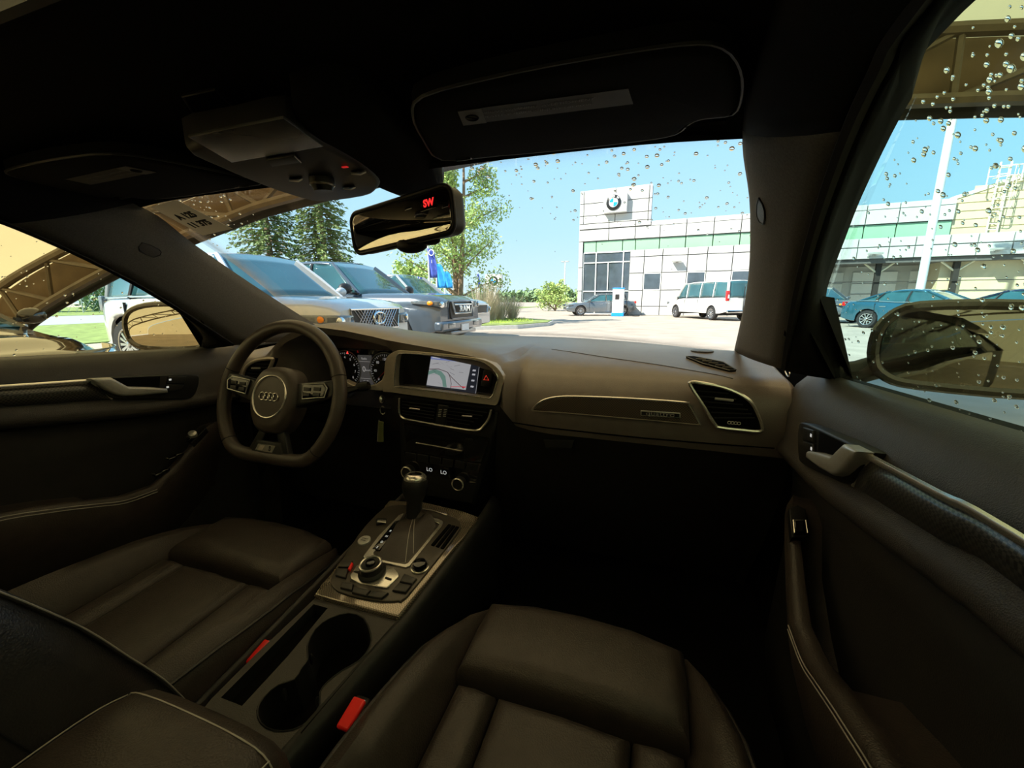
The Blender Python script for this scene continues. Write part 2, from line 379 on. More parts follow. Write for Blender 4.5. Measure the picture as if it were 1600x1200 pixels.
for u in (17.4, 20.75, 23.9):
    c_ = part('canopy_column', X['trussd'], bd, wb(u-.12, u+.12, 0, 3.1, .1, -.14))
    MB().tube([(u-.7, 0, 3.1), (u, 0, 2.5)], .05, 6).tube([(u+.7, 0, 3.1), (u, 0, 2.5)], .05, 6).build('brace', X['cream'], c_)
part('cable_rail', X['trussd'], bd, wb(13.5, 26, 2.02, 2.06, .2, .14))
# beige building behind the wing
bb = thing('siding_building', (-5, 31.64, 0), 'taller beige metal sided building with sloped roofline and caged ladder', 'building', rz=RZ, world=False)
q = MB(); q.prism([(20.2, .3, 0), (34, .3, 0), (34, .3, 10.8), (20.2, .3, 6.25)], (0, 10, 0)).build('wall', X['beige'], bb, smooth=False)
for z in [4.4+.42*i for i in range(12)]:
    u0 = max(20.22, 20.2+(z-6.25)/.33) if z > 6.25 else 20.22
    part('siding_board', X['beige'], bb, wb(u0, 33.9, z+.02, z+.39, -.25, -.3))
q = MB(); q.prism([(20.1, .2, 6.25), (34, .2, 10.83), (34, .2, 11.0), (20.1, .2, 6.42)], (0, .3, 0)).build('roof_edge', X['cream'], bb, smooth=False)
ld = part('ladder', X['cream'], bb, wb(21.62, 21.68, 4.4, 7.9, .0, -.06), wb(22.02, 22.08, 4.4, 7.9, .0, -.06))
for i in range(11): part('rung', X['cream'], ld, wb(21.65, 22.05, 4.6+.3*i, 4.64+.3*i, -.01, -.05))
for z in (5.6, 6.1, 6.6, 7.1, 7.6):
    MB().tube([(21.85+.42*math.cos(t), -.05-.55*abs(math.sin(t)), z) for t in [math.pi*i/10 for i in range(11)]], .018, 6).build('cage_hoop', X['cream'], ld)
for t in (.2, .4, .6, .8):
    MB().tube([(21.85+.42*math.cos(math.pi*t), -.05-.55*math.sin(math.pi*t), z) for z in (5.6, 7.6)], .014, 6).build('cage_bar', X['cream'], ld)
part('roof_rail', X['cream'], ld, wb(21.2, 22.5, 7.66, 7.70, .1, .06), wb(21.2, 21.24, 6.6, 7.7, .1, .06), wb(22.46, 22.5, 6.9, 7.7, .1, .06), wb(21.2, 22.5, 7.2, 7.23, .1, .06))
# ------------------------------------------------------------------ tent over the car
TH = math.radians(8)
tent = thing('tent_canopy', (-8.2, 3.25, 0), 'cream fabric tent canopy over the car with arched bronze truss edge', 'canopy', rz=TH, world=False)
low = spline([(-.55, 0, .02), (-.1, 0, .6), (.59, 0, 1.01), (2.27, 0, 1.63), (3.9, 0, 2.09), (4.65, 0, 2.25), (7, 0, 2.62), (9, 0, 2.75), (10.57, 0, 2.73), (12.5, 0, 2.58), (15, 0, 2.1), (17, 0, 1.45), (18.3, 0, .8), (19, 0, .02)], 5)
upc = spline([(-1.1, 0, .02), (-.75, 0, .75), (-.04, 0, 1.30), (1.6, 0, 1.88), (3.0, 0, 2.28), (5, 0, 2.74), (7, 0, 3.06), (9, 0, 3.22), (10.9, 0, 3.22), (12.8, 0, 3.0), (15.2, 0, 2.5), (17.3, 0, 1.85), (18.9, 0, 1.0), (19.6, 0, .02)], 5)
def trussat(y):
    d = V((0, y, 0)); tr = MB().tube([p+d for p in upc], .055, 8).build('arch_truss', X['truss'], tent)
    MB().tube([p+d for p in low], .055, 8).build('lower_chord', X['truss'], tr)
    n = len(low)
    for i in range(2, n-3, 3):
        MB().tube([low[i]+d, upc[i+2]+d], .028, 6).build('web_strut', X['truss'], tr); MB().tube([upc[i+2]+d, low[i+3]+d], .028, 6).build('web_strut', X['truss'], tr)
    return tr
for y in (0, -4.6, -9.2): trussat(y)
MB().grid([[p+V((0, y, .06)) for p in upc] for y in (.25, -3, -6, -9, -12.5)]).build('fabric_roof', X['fabric'], tent)
MB().grid([[V((p.x, .24, p.z+.05)) for p in upc], [V((p.x, .24, p.z-.13)) for p in upc]]).build('edge_band', X['trussd'], tent, solid=.02)
MB().grid([[V((p.x, .1, p.z+.02)) for p in low], [V((p.x, .1, p.z-.10)) for p in low]]).build('lower_band', X['trussd'], tent, solid=.02)
MB().add([V((p.x, -12.5, 0)) for p in upc]+[V((p.x, -12.5, p.z)) for p in upc], [(i, i+1, i+1+len(upc), i+len(upc)) for i in range(len(upc)-1)]).build('back_wall', X['fabric'], tent)  # unseen back end, closed with glowing fabric to brighten the cabin
i0 = 4
MB().grid([[V((low[i].x, .12, low[i].z)) for i in range(i0, len(upc)-6)], [V((upc[i].x, .12, upc[i].z)) for i in range(i0, len(upc)-6)]]).build('gable_cloth', X['valance'], tent, solid=.01)
# ================================================================== OUTSIDE: vehicles
def paint(n, c, rough=.2, metal=.3): return M_(n, c, rough, metal, var=.02, scale=2, coat=1.)
C_ = dict(
 qx=paint('pale_silver_paint', (.60, .61, .61), .2, .15), ram=paint('steel_grey_paint', (.085, .11, .14), .2, .3), blk=paint('dark_brown_paint', (.035, .028, .020), .12, .2),
 wht=paint('white_paint', (.66, .66, .64), .25, 0), slv=paint('silver_grey_paint', (.16, .18, .20), .2, .5), blu=paint('teal_blue_paint', (.03, .13, .19), .18, .5),
 nvy=paint('dark_navy_paint', (.02, .035, .075), .15, .3), gry=paint('dark_grey_paint', (.10, .11, .12), .2, .3), cream=paint('light_silver_paint', (.5, .5, .5), .2, .3),
 glass=M_('car_window_glass', (.03, .10, .115), .04, var=.3, scale=.8, coat=1.), tire=M_('tyre_rubber', (.02, .02, .022), .85), arch=M_('wheel_arch_plastic', (.012, .012, .013), .9),
 rim=M_('alloy_rim', (.60, .60, .62), .25, .9, var=.03), rimd=M_('dark_alloy_rim', (.05, .05, .055), .3, .7), trim=M_('black_exterior_trim', (.015, .015, .016), .5),
 chr=M_('exterior_chrome', (.75, .77, .78), .08, 1., var=.02), lens=M_('headlamp_lens', (.16, .18, .19), .06, .3, var=.2, scale=15, coat=1.), amber=M_('amber_lens', (.9, .28, .02), .2, var=.05),
 tail=M_('red_tail_lens', (.55, .01, .01), .15, var=.05, coat=1.), paper=M_('paper_sheet', (.75, .82, .82), .8), plate=M_('plate_white', (.7, .7, .7), .4), tan=M_('tan_tyre_tread', (.12, .09, .07), .95))
def wheel(car, x, y, r, wd, spokes, rim, tread=None):
    s = 1 if y > 0 else -1; o = V((x, y-s*wd, r)); ax = V((0, s, 0))
    t = MB().lathe([(r*.62, 0), (r*.93, 0), (r, wd*.18), (r, wd*.82), (r*.93, wd), (r*.66, wd*1.0), (r*.64, wd*.93)], o, ax, 28, cap=False).build('wheel', tread or C_['tire'], car)
    MB().lathe([(r*.66, wd*.9), (r*.66, wd*.99), (r*.60, wd*.97), (r*.58, wd*.6)], o, ax, 28, cap=False).build('rim_ring', rim, t)
    MB().lathe([(r*.6, wd*.45), (r*.6, wd*.5)], o, ax, 20).build('brake_disc', C_['arch'], t)
    for k in range(spokes):
        a = 2*math.pi*k/spokes; d = V((math.cos(a), 0, math.sin(a))); p = V((-math.sin(a), 0, math.cos(a))); c = o+ax*(wd*.93)
        MB().prism([c+d*r*.08+p*r*.035, c+d*r*.62+p*r*.06, c+d*r*.62-p*r*.06, c+d*r*.08-p*r*.035], -ax*wd*.15).build('spoke', rim, t, smooth=False)
    MB().lathe([(r*.13, wd*.7), (r*.13, wd*.97), (r*.09, wd*1.0)], o, ax, 14).build('hub_cap', rim, t)
def vehicle(name, label, cat, loc, rz, p, body, group=None, rim='rim', spokes=10, detail=True):
    car = thing(name, loc, label, cat, group, rz=rz, world=False)
    L, W = p['L'], p['W']; hl = L/2; R = p['R']; wx = p['wx']; zb = p.get('zb', .26); Ra = R*1.16
    xs = sorted(set([round(-hl+L*i/46, 3) for i in range(47)]+[round(x+Ra*math.cos(math.pi*k/10), 3) for x in wx for k in range(11)]))
    def low(x):
        z = zb+.10*max(0, (abs(x)-hl+.45)/.45)
        for c in wx:
            if abs(x-c) < Ra: z = max(z, R+math.sqrt(max(0, Ra*Ra-(x-c)**2)))
        return z
    def half(x):
        k = max(0, abs(x)-(hl-p.get('nr', .55)))/p.get('nr', .55)
        return W/2*(1-p.get('nt', .16)*k**2.2)
    rows = []
    for x in xs:
        zt = sm(x, p['top']); w_ = half(x); zl = min(low(x), zt-.12); zs = zt-p.get('sh', .14)
        zs = max(zs, zl+.03)
        mid = max(zl+.015, min(zs-.01, zl+.45*(zs-zl)))
        side = [(w_*.955, zl), (w_*.985, zl+.012), (w_, mid), (w_*.985, zs), (w_*.955, lerp(zs, zt, .55)), (w_*.88, zt-.012), (w_*.6, zt+.012), (0, zt+.022)]
        rows.append([V((x, y, z)) for y, z in side]+[V((x, -y, z)) for y, z in side[-2::-1]])
    b = MB(); b.grid(rows); n = len(rows[0])
    b.f.append(tuple(range(n))); b.f.append(tuple(reversed(range((len(rows)-1)*n, len(rows)*n))))
    b.build('body', body, car, ang=50, bevel=0)
    MB().box((0, 0, (zb+R)/2+.12), (L*.88, W*.80, .30)).build('underbody', C_['arch'], car, smooth=False)
    for c in wx:
        MB().box((c, 0, R+.16), (Ra*2.1, W*.86, Ra*1.2)).build('wheel_well', C_['arch'], car, smooth=False)
        for s in (1, -1): wheel(car, c, s*(W/2-.01), R, .22, spokes, C_[rim], p.get('tread'))
    # cabin
    fb, ft, rt, rb = p['cab']; zr = p['roof']; wt = p['wt']; zbelt = lambda x: sm(x, p['top'])-.01
    def bp(x, s): return V((x, s*half(x)*.90, zbelt(x)))
    def rp_(x, s): return V((x, s*wt, zr))
    nseg = 10
    roof = []
    for i in range(nseg+1):
        x = lerp(rt, ft, i/nseg); k = abs(2*i/nseg-1); z = zr-.05*k**3
        roof.append([V((x, wt*sx, z+.045*(1-sx*sx)-.03*(abs(sx) > .99))) for sx in (-1, -.9, -.5, 0, .5, .9, 1)])
    MB().grid(roof).build('roof', body, car, solid=.04, soff=-1)
    zo = V((0, 0, -.05))
    def pane(nm, q4, mat=C_['glass']):
        a, b_, c, d = q4; rws = []
        nrm = (b_-a).cross(d-a).normalized()
        for i in range(7):
            t = i/6; l0 = lerp(a, d, t); l1 = lerp(b_, c, t)
            rws.append([lerp(l0, l1, j/6)+nrm*(p.get('bulge', .03)*(1-(2*j/6-1)**2)) for j in range(7)])
        return MB().grid(rws).build(nm, mat, car, solid=.012, soff=0)
    ws = pane('windscreen', (bp(fb, -1)*1., bp(fb, 1)*1., rp_(ft, 1)+zo, rp_(ft, -1)+zo))
    if p.get('rearglass', True): pane('rear_window', (bp(rb, 1), bp(rb, -1), rp_(rt, -1)+zo, rp_(rt, 1)+zo))
    for s in (1, -1):
        edges = [(bp(fb, s), rp_(ft, s)+zo)]
        for x0, x1 in p['pil']: edges.append((bp(x0, s), rp_(x1, s)+zo))
        edges.append((bp(rb, s), rp_(rt, s)+zo))
        for i, (a, b_) in enumerate(edges):
            th = p.get('pw', .045) if i in (0, len(edges)-1) else .03
            MB().tube([a+V((0, s*.005, -.02)), lerp(a, b_, .5)+V((0, s*.02, 0)), b_], th, 6).build('pillar', body if i in (0, len(edges)-1) or p.get('bodypil') else C_['trim'], car)
        for (a, b_), (c, d) in zip(edges, edges[1:]):
            pane('side_window', (a, c, d, b_) if s < 0 else (c, a, b_, d))
        MB().tube([bp(x, s)+V((0, s*.02, .01)) for x in [lerp(rb, fb, i/12) for i in range(13)]], .016, 6).build('belt_trim', C_['chr'] if p.get('chr') else C_['trim'], car)
        # mirror
        mx = fb-.18; mp = bp(mx, s)+V((0, s*.03, .06)); k = p.get('mk', 1.)
        mo = MB().ell(mp+V((0, s*.14*k, .03)), (.07*k, .12*k, .085*k), 12, 8).build('wing_mirror', p.get('mmat', body), car)
        MB().tube([mp, mp+V((0, s*.08, 0))], .025, 6).build('mirror_arm', C_['trim'], mo)
        for hx in p.get('hand', ()):
            z = zbelt(hx)-.17; y = s*(half(hx)*.985+.012)
            MB().box((hx, y, z), (.20, .025, .028)).build('door_handle', C_['chr'] if p.get('chr') else body, car, bevel=.008)
        for sx_ in p.get('seam', ()):
            MB().box((sx_, s*half(sx_)*.985, (zbelt(sx_)+zb)/2), (.012, .04, zbelt(sx_)-zb-.16)).build('door_seam', C_['trim'], car, smooth=False)
        if 'hlm' in p:
            x0, x1, z0, z1 = p['hlm']
            pth = [(x0, half(x0)*.985+.016), (lerp(x0, hl, .35), half(lerp(x0, hl, .35))+.016), (lerp(x0, hl, .7), half(lerp(x0, hl, .7))+.014), (hl-.02, half(hl)+.010), (hl+.012, half(hl)*.95), (hl+.022, half(hl)*.80), (hl+.024, half(hl)*.66)]
            rws = []
            for i, (xx, yy) in enumerate(pth):
                u = i/6; a0 = lerp(lerp(z0, z1, .62), z0, min(1, u*1.5)); a1 = lerp(z1, lerp(z0, z1, .88), u)
                rws.append([V((xx, s*yy, lerp(a0, a1, k/4))) for k in range(5)])
            h = MB().grid(rws).build('headlamp', C_['lens'], car, solid=.02, soff=0)
            q = [rws[5][0], rws[1][1], rws[1][4], rws[5][4]]
            if p.get('amb'):
                MB().ell(rws[2][2]+V((0, s*.008, 0)), (.07, .02, .045), 8, 6).build('indicator', C_['amber'], h)
            MB().lathe([(.06, 0), (.06, .02), (.045, .03)], rws[4][2]+V((.0, s*.0, 0)), V((.9, s*.4, 0)), 14).build('lamp_projector', C_['chr'], h)
        if 'tl' in p:
            x, z0, z1, w0 = p['tl']
            MB().box((x, s*(half(x)-w0/2), (z0+z1)/2), (.12, w0+.02, z1-z0)).build('tail_lamp', p.get('tlm', C_['tail']), car, bevel=.02)
    if 'gr' in p:
        x, w0, w1, z0, z1 = p['gr']
        fr = MB().pillow([V((x, -w0, z0)), V((x, w0, z0)), V((x-.02, w1, z1)), V((x-.02, -w1, z1))], V((1, 0, 0)), .03, .01, base=-.15).build('grille', C_['trim'], car)
        rim_ = [V((x+.03, -w0, z0)), V((x+.03, w0, z0)), V((x+.01, w1, z1)), V((x+.01, -w1, z1))]
        MB().tube(rim_, .018, 6, closed=True).build('grille_frame', p.get('grm', C_['chr']), fr)
        car['_g'] = 0; return car, fr
    return car, None
SED = dict(L=4.75, W=1.84, R=.33, wx=(-1.42, 1.42), top=[(-2.375, .80), (-2.2, .98), (-1.6, 1.02), (-.4, .97), (.9, .94), (1.6, .86), (2.15, .76), (2.375, .64)], cab=(1.02, .12, -.95, -1.85), roof=1.40, wt=.56,
           pil=[(-.32, -.32), (-1.25, -1.05)], hand=(.05, -.95), seam=(.85, -.33, -1.2), hlm=(1.95, 2.25, .62, .76), tl=(-2.3, .82, .98, .40), gr=(2.38, .40, .46, .42, .58), chr=1, pw=.035)
SUV = dict(L=5.20, W=2.03, R=.41, wx=(-1.60, 1.47), zb=.34, top=[(-2.6, 1.0), (-2.45, 1.16), (-1.0, 1.19), (.9, 1.18), (1.5, 1.16), (2.2, 1.12), (2.50, 1.06), (2.6, .99)], cab=(1.15, .38, -2.2, -2.50), roof=1.84, wt=.70, sh=.22, nr=.8, nt=.24,
           pil=[(-.42, -.42), (-1.5, -1.45)], hand=(-.15, -1.15), seam=(.95, -.43, -1.5), amb=1, hlm=(2.02, 2.44, .76, .93), tl=(-2.52, .95, 1.2, .25), gr=(2.605, .46, .54, .70, .99), chr=1, pw=.035)
RAM = dict(L=5.9, W=2.06, R=.43, wx=(-1.85, 1.82), zb=.42, top=[(-2.95, 1.25), (-.9, 1.28), (.9, 1.26), (1.2, 1.24), (2.3, 1.23), (2.72, 1.19), (2.95, 1.09)], cab=(1.15, .32, -1.15, -1.35), roof=1.93, wt=.70, sh=.2, nr=.5, nt=.12,
           pil=[(-.22, -.22), (-.98, -.90)], hand=(.0, -1.0), seam=(.98, -.22, -1.28), hlm=(2.40, 2.78, .96, 1.10), amb=1, tl=(-2.9, .9, 1.2, .12), gr=(2.96, .50, .56, .74, 1.08), mk=1.35, mmat=C_['trim'], tread=C_['tan'], grm=paint('steel_grey_paint_grille', (.085, .11, .14)), pw=.035, bodypil=0)
VAN = dict(L=5.7, W=2.0, R=.36, wx=(-1.75, 1.7), zb=.36, top=[(-2.85, 1.15), (-2.6, 1.20), (.9, 1.17), (1.5, 1.14), (2.3, 1.02), (2.7, .92), (2.85, .7)], cab=(1.75, 1.10, -2.72, -2.82), roof=2.02, wt=.80, sh=.2, nr=.35, nt=.10,
           pil=[(.72, .72), (-.55, -.55), (-1.7, -1.7)], hand=(.85,), seam=(.75, -.5), hlm=(2.45, 2.75, .8, .95), tl=(-2.8, 1.0, 1.5, .14), gr=(2.83, .4, .4, .65, .85), bodypil=1, pw=.07)
# the row on the left, noses towards us
qx, gq = vehicle('luxury_suv', 'large pale silver suv parked in front of the grey pickup with oval emblem mesh grille', 'suv', (-6.08, 5.27, 0), math.radians(-2), dict(SUV, tlm=C_['lens']), C_['qx'], 'row of parked vehicles', spokes=14)
x, w0, w1, z0, z1 = SUV['gr']
mesh = MB()
for i in range(-18, 19):
    for sg in (1, -1):
        a = V((x+.034, i*.06-sg*.12, z0)); b_ = V((x+.018, i*.06+sg*.12, z1))
        if abs(a.y) < .50 and abs(b_.y) < .53: mesh.tube([a, b_], .007, 5)
mesh.build('grille_mesh', C_['rim'], gq)
em = MB().tube([V((x+.055, .125*math.cos(t), .86+.085*math.sin(t))) for t in [2*math.pi*k/24 for k in range(24)] if not (4.55 < t < 4.87)], .016, 8).build('emblem', C_['chr'], gq)
for s in (1, -1): MB().tube([(x+.055, s*.03, .785), (x+.055, s*.004, .90)], .013, 6).build('emblem_bar', C_['chr'], em)
MB().box((x+.03, 0, .60), (.05, 1.5, .05)).build('bumper_bar', C_['chr'], qx, bevel=.02)
MB().prism([V((.95, -.55, 1.29)), V((.95, -.15, 1.29)), V((.72, -.12, 1.46)), V((.72, -.52, 1.46))], (.01, 0, .004)).build('window_sheet', C_['paper'], qx, smooth=False)
rm, gr_ = vehicle('pickup_truck', 'steel grey pickup truck between the silver suv and a light vehicle', 'pickup truck', (-6.45, 8.05, 0), 0, RAM, C_['ram'], 'row of parked vehicles', rim='rimd', spokes=6)
text('grille_letters', 'RAM', .16, (3.045, 0, .93), (0, 1, 0), (0, 0, 1), C_['chr'], gr_, .01, bold=.006, sx=1.5)
for z, w in ((.84, .40), (1.02, .40)): MB().box((3.0, 0, z), (.05, w*2, .035)).build('grille_bar', C_['chr'], gr_, bevel=.01)
for s in (1, -1): MB().prism([(2.985, s*.40, .82), (2.985, s*.54, 1.08), (2.985, s*.46, 1.08), (2.985, s*.33, .82)], (.03, 0, 0)).build('grille_shoulder', C_['ram'], gr_, smooth=False)
bu = MB().box((2.93, 0, .60), (.20, 1.95, .20)).build('bumper', C_['ram'], rm, bevel=.05)
for s in (1, -1): MB().pillow([V((3.03, s*.45, .57)), V((3.03, s*.72, .56)), V((3.03, s*.72, .66)), V((3.03, s*.45, .66))], V((1, 0, 0)), .012, .004).build('fog_lamp', C_['lens'], bu)
MB().box((3.04, 0, .55), (.02, .34, .13)).build('number_plate', C_['plate'], bu, smooth=False)
MB().box((2.95, 0, .45), (.15, 1.2, .08)).build('skid_plate', C_['slv'], bu, bevel=.02)
MB().tube([(1.82+.53*math.cos(t), -1.02, .43+.53*math.sin(t)) for t in [math.pi*k/12 for k in range(13)]], .05, 8).build('fender_flare', C_['trim'], rm)
vehicle('parked_suv', 'light silver vehicle showing only its nose beyond the grey pickup', 'suv', (-6.95, 11.0, 0), 0, dict(SUV, gr=(2.605, .46, .54, .74, .97)), C_['cream'], 'row of parked vehicles', spokes=10)
bs, bg_ = vehicle('parked_sedan', 'dark brown sedan nearest the left front window, its hood wet with rain', 'sedan', (-6.1, 1.3, 0), math.radians(2), dict(SED, nr=.7, nt=.20, top=[(a, b-.04) for a, b in SED['top']], mk=.9), C_['blk'], 'row of parked vehicles')
# cars across the lot on the right
vehicle('parked_sedan', 'teal blue sedan parked below the tall pole, seen past the right mirror', 'sedan', (9.6, 19.0, 0), math.radians(-48), SED, C_['blu'], 'cars by the service wing')
vehicle('parked_sedan', 'dark navy sedan at the right edge beside the teal sedan', 'sedan', (13.2, 19.6, 0), math.radians(-40), SED, C_['nvy'], 'cars by the service wing')
gs, _ = vehicle('parked_suv', 'dark grey suv half hidden behind the right windscreen pillar beside the teal sedan', 'suv', (7.7, 24.6, 0), math.radians(-60), dict(SUV, L=4.7, wx=(-1.4, 1.4), roof=1.66, top=[(-2.35, .95), (-2.2, 1.05), (.9, 1.05), (1.9, 1.0), (2.35, .7)], cab=(1.05, .35, -1.9, -2.2), hlm=(1.9, 2.2, .75, .9), gr=(2.33, .46, .54, .6, .9), tl=(-2.3, .85, 1.05, .25)), C_['gry'], 'cars by the service wing')
vn, _ = vehicle('passenger_van', 'white passenger van parked in front of the white dealership wall', 'van', (3.15, 26.2, 0), math.radians(118), VAN, C_['wht'])
MB().box((-2.88, 0, 1.05), (.03, .02, 1.3)).build('rear_door_seam', C_['trim'], vn, smooth=False)
MB().box((-2.90, 0, .48), (.12, 1.8, .14)).build('rear_bumper', C_['chr'], vn, bevel=.03)
vehicle('parked_sedan', 'silver grey sedan beside the white charging post at the glass entrance', 'sedan', (-3.4, 29.6, 0), math.radians(200), dict(SED, roof=1.44), C_['slv'])
# ================================================================== OUTSIDE: street furniture and plants
ch = thing('charging_post', (-2.0, 28.4, 0), 'white electric charging post with blue base by the entrance', 'charger')
MB().box((-2.0, 28.4, .95), (.72, .5, 1.62)).build('cabinet', X['chg'], ch, bevel=.04)
MB().box((-2.0, 28.4, .12), (.78, .56, .24)).build('base', X['chb'], ch, bevel=.02)
MB().box((-2.0, 28.4, 1.79), (.76, .54, .07)).build('cap', X['chb'], ch, bevel=.02)
MB().box((-2.06, 28.14, 1.25), (.26, .03, .32)).build('screen', C_['trim'], ch, bevel=.01)
MB().tube(spline([(-1.6, 28.35, 1.4), (-1.45, 28.3, .9), (-1.4, 28.3, .3), (-1.1, 28.2, .05), (-.6, 28.2, .04)], 5), .03, 6).build('cable', C_['trim'], ch)
def lightpole(x, y, h, r, label):
    t = thing('light_pole', (x, y, 0), label, 'light pole')
    MB().tube([(x, y, 0), (x, y, h)], lambda k: r*(1-.3*k), 10).build('pole', X['pole'], t)
    MB().lathe([(r*2.2, 0), (r*2.2, .5), (r*1.8, .6)], (x, y, 0), (0, 0, 1), 12).build('footing', X['kerb'], t)
    MB().box((x-.35, y, h), (.6, .3, .14)).box((x+.35, y, h), (.6, .3, .14)).build('lamp_head', X['lamp'], t, bevel=.03)
lightpole(*P(1440, 440, y=21.5).xy, 13, .15, 'tall pale pole rising behind the teal sedan')
lightpole(*P(882.5, 440, y=70).xy, 7.2, .12, 'thin distant light pole left of the roundel tower')
def leafball(q, c, r, n, s, rnd, up=.3):
    for _ in range(n):
        while 1:
            d = V((rnd.uniform(-1, 1), rnd.uniform(-1, 1), rnd.uniform(-1, 1)))
            if d.length < 1: break
        p = V(c)+V((d.x*r[0], d.y*r[1], d.z*r[2])); a = V((rnd.uniform(-1, 1), rnd.uniform(-1, 1), rnd.uniform(-1, 1))).normalized(); b = a.orthogonal().normalized(); k = s*rnd.uniform(.6, 1.3)
        q.add([p-a*k, p+b*k*.5, p+a*k, p-b*k*.5], [(0, 1, 2, 3)])
def deciduous(name, label, x, y, h, r, n, s, seed, mat='leaf', clear=.28, group=None, stems=1):
    rnd = random.Random(seed); t = thing(name, (x, y, 0), label, 'tree', group); tr = MB(); lf = MB()
    tops = []
    for k in range(stems):
        lean = V((rnd.uniform(-.06, .06)*h, rnd.uniform(-.06, .06)*h, 0))
        path = spline([(x+.12*k, y, 0), V((x+.12*k, y, h*.35))+lean*.5, V((x+.12*k, y, h*.7))+lean, V((x, y, h*.97))+lean*1.4], 4)
        tr.tube(path, lambda u: .018*h*(1-u*.85)+.01, 8); tops.append(path)
    br = MB()
    for i in range(26):
        path = tops[i % stems]; k = rnd.uniform(clear, .95); p = path[int(k*(len(path)-1))]; a = rnd.uniform(0, 6.28); ln = r*rnd.uniform(.5, 1)*(1.15-k*.75)
        e_ = p+V((math.cos(a)*ln, math.sin(a)*ln, ln*rnd.uniform(.3, .9)))
        br.tube([p, lerp(p, e_, .5)+V((0, 0, ln*.05)), e_], lambda u: .05*(1-u)+.012, 5)
        for f in (.45, .7, .95): leafball(lf, lerp(p, e_, f), (ln*.33, ln*.33, ln*.33), n//78, s, rnd)
    tr.build('trunk', X['bark'], t); br.build('branches', X['bark'], t)
    lf.build('foliage', X[mat], t, smooth=False, kind='stuff', fix=False)
    return t
def spruce(label, x, y, h, r, seed, group):
    rnd = random.Random(seed); t = thing('spruce_tree', (x, y, 0), label, 'tree', group)
    MB().tube([(x, y, 0), (x, y, h)], lambda u: .022*h*(1-u)+.02, 8).build('trunk', X['bark'], t)
    lf = MB(); br = MB(); z = h*.12
    while z < h*.98:
        ln = r*(1-z/h)**.8+.15; nb = 7
        for k in range(nb):
            a = 6.28*k/nb+rnd.uniform(-.3, .3); L = ln*rnd.uniform(.75, 1.1); d = V((math.cos(a), math.sin(a), 0)); sd = V((-d.y, d.x, 0))
            pts = [V((x, y, z))+d*(L*u)+V((0, 0, L*(.10*u-.38*u*u+.12*u**4))) for u in (0, .33, .66, 1)]
            br.tube(pts, lambda u: .035*(1-u)+.008, 4)
            for _ in range(int(60*L/r)+14):
                u = rnd.uniform(.15, 1); p = interp3(pts, u)+V((0, 0, rnd.uniform(-.15, .05)))
                w = sd*rnd.choice((-1, 1))*rnd.uniform(.25, .6)*(1.1-u*.6)+d*rnd.uniform(.15, .4)+V((0, 0, rnd.uniform(-.3, .05)))
                c = w.cross(V((rnd.uniform(-1, 1), rnd.uniform(-1, 1), 1))).normalized()*rnd.uniform(.07, .15)
                lf.add([p-c, p+w*.5+c*.6, p+w, p+w*.5-c*.9], [(0, 1, 2, 3)])
        z += h*.028
    br.build('branches', X['bark'], t); lf.build('foliage', X['spruce'], t, smooth=False, kind='stuff', fix=False)
def interp3(p, u):
    k = min(len(p)-2, int(u*(len(p)-1))); return lerp(p[k], p[k+1], u*(len(p)-1)-k)
a = P(420, 380, y=29); spruce('left of the two tall spruces behind the silver suv', a.x, a.y, 15.5, 4.6, 3, 'spruces behind the parked row')
a = P(505, 380, y=31); spruce('right of the two tall spruces, closer to the rearview mirror', a.x, a.y, 15.0, 4.0, 5, 'spruces behind the parked row')
a = P(712, 430, y=17.5); deciduous('deciduous_tree', 'slim leafy green tree on the grass island right of the rearview mirror', a.x, a.y, 7.8, 2.6, 11000, .07, 11, stems=2, clear=.2)
a = P(640, 420, y=26); deciduous('bushy_tree', 'round bright green tree below the rearview mirror behind the pickup', a.x, a.y, 3.6, 2.0, 2600, .13, 12, clear=.15)
a = P(868, 470, y=40); deciduous('bushy_tree', 'small bright green bushy tree left of the dealership', a.x, a.y, 2.3, 1.9, 2400, .12, 13, clear=.05)
a = P(910, 470, y=52); deciduous('bushy_tree', 'low green bush in the distance beside the dealership corner', a.x, a.y, 1.6, 1.6, 900, .12, 14, clear=.05)
rnd = random.Random(21)
# far tree line on the horizon
q = MB()
for i in range(60):
    u = 735+i*3.1; c = P(u, 462, y=150); leafball(q, (c.x, c.y, 1.5), (4.5, 3, rnd.uniform(2.0, 3.6)), 40, .9, rnd)
tl_ = q.build('tree_line', X['hedge'], smooth=False, kind='stuff', fix=False); tl_['label'] = 'far green tree line on the horizon'
# hedge behind the verge with chain link fence
for i in range(4):
    y = 14+i*8.6; x = -57-.11*y; hh = rnd.uniform(4.0, 6.0)
    t = thing('hedge_shrub', (x, y, 0), 'grey green shrub in the tall hedge beyond the road, %s' % ('leftmost of four', 'second from the left', 'third from the left', 'rightmost of four')[i], 'shrub', 'hedge shrubs beyond the road')
    q = MB(); leafball(q, (x, y, hh*.5), (3.6, 4.2, hh*.55), 1600, .32, rnd); q.build('foliage', X['hedge'], t, smooth=False, kind='stuff', fix=False)
    MB().tube([(x, y, 0), (x, y, hh*.7)], .12, 6).build('trunk', X['bark'], t)
fc = thing('chain_link_fence', (-50, 20, 0), 'galvanised chain link fence in front of the hedge', 'fence')
for i in range(12): MB().tube([(-48-.1*(i*6), i*6.0, 0), (-48-.1*(i*6), i*6.0, 2.6)], .05, 6).build('post', X['fence'], fc)
MB().tube([(-48, 0, 2.6), (-54.6, 66, 2.6)], .04, 6).build('top_rail', X['fence'], fc)
q = MB()
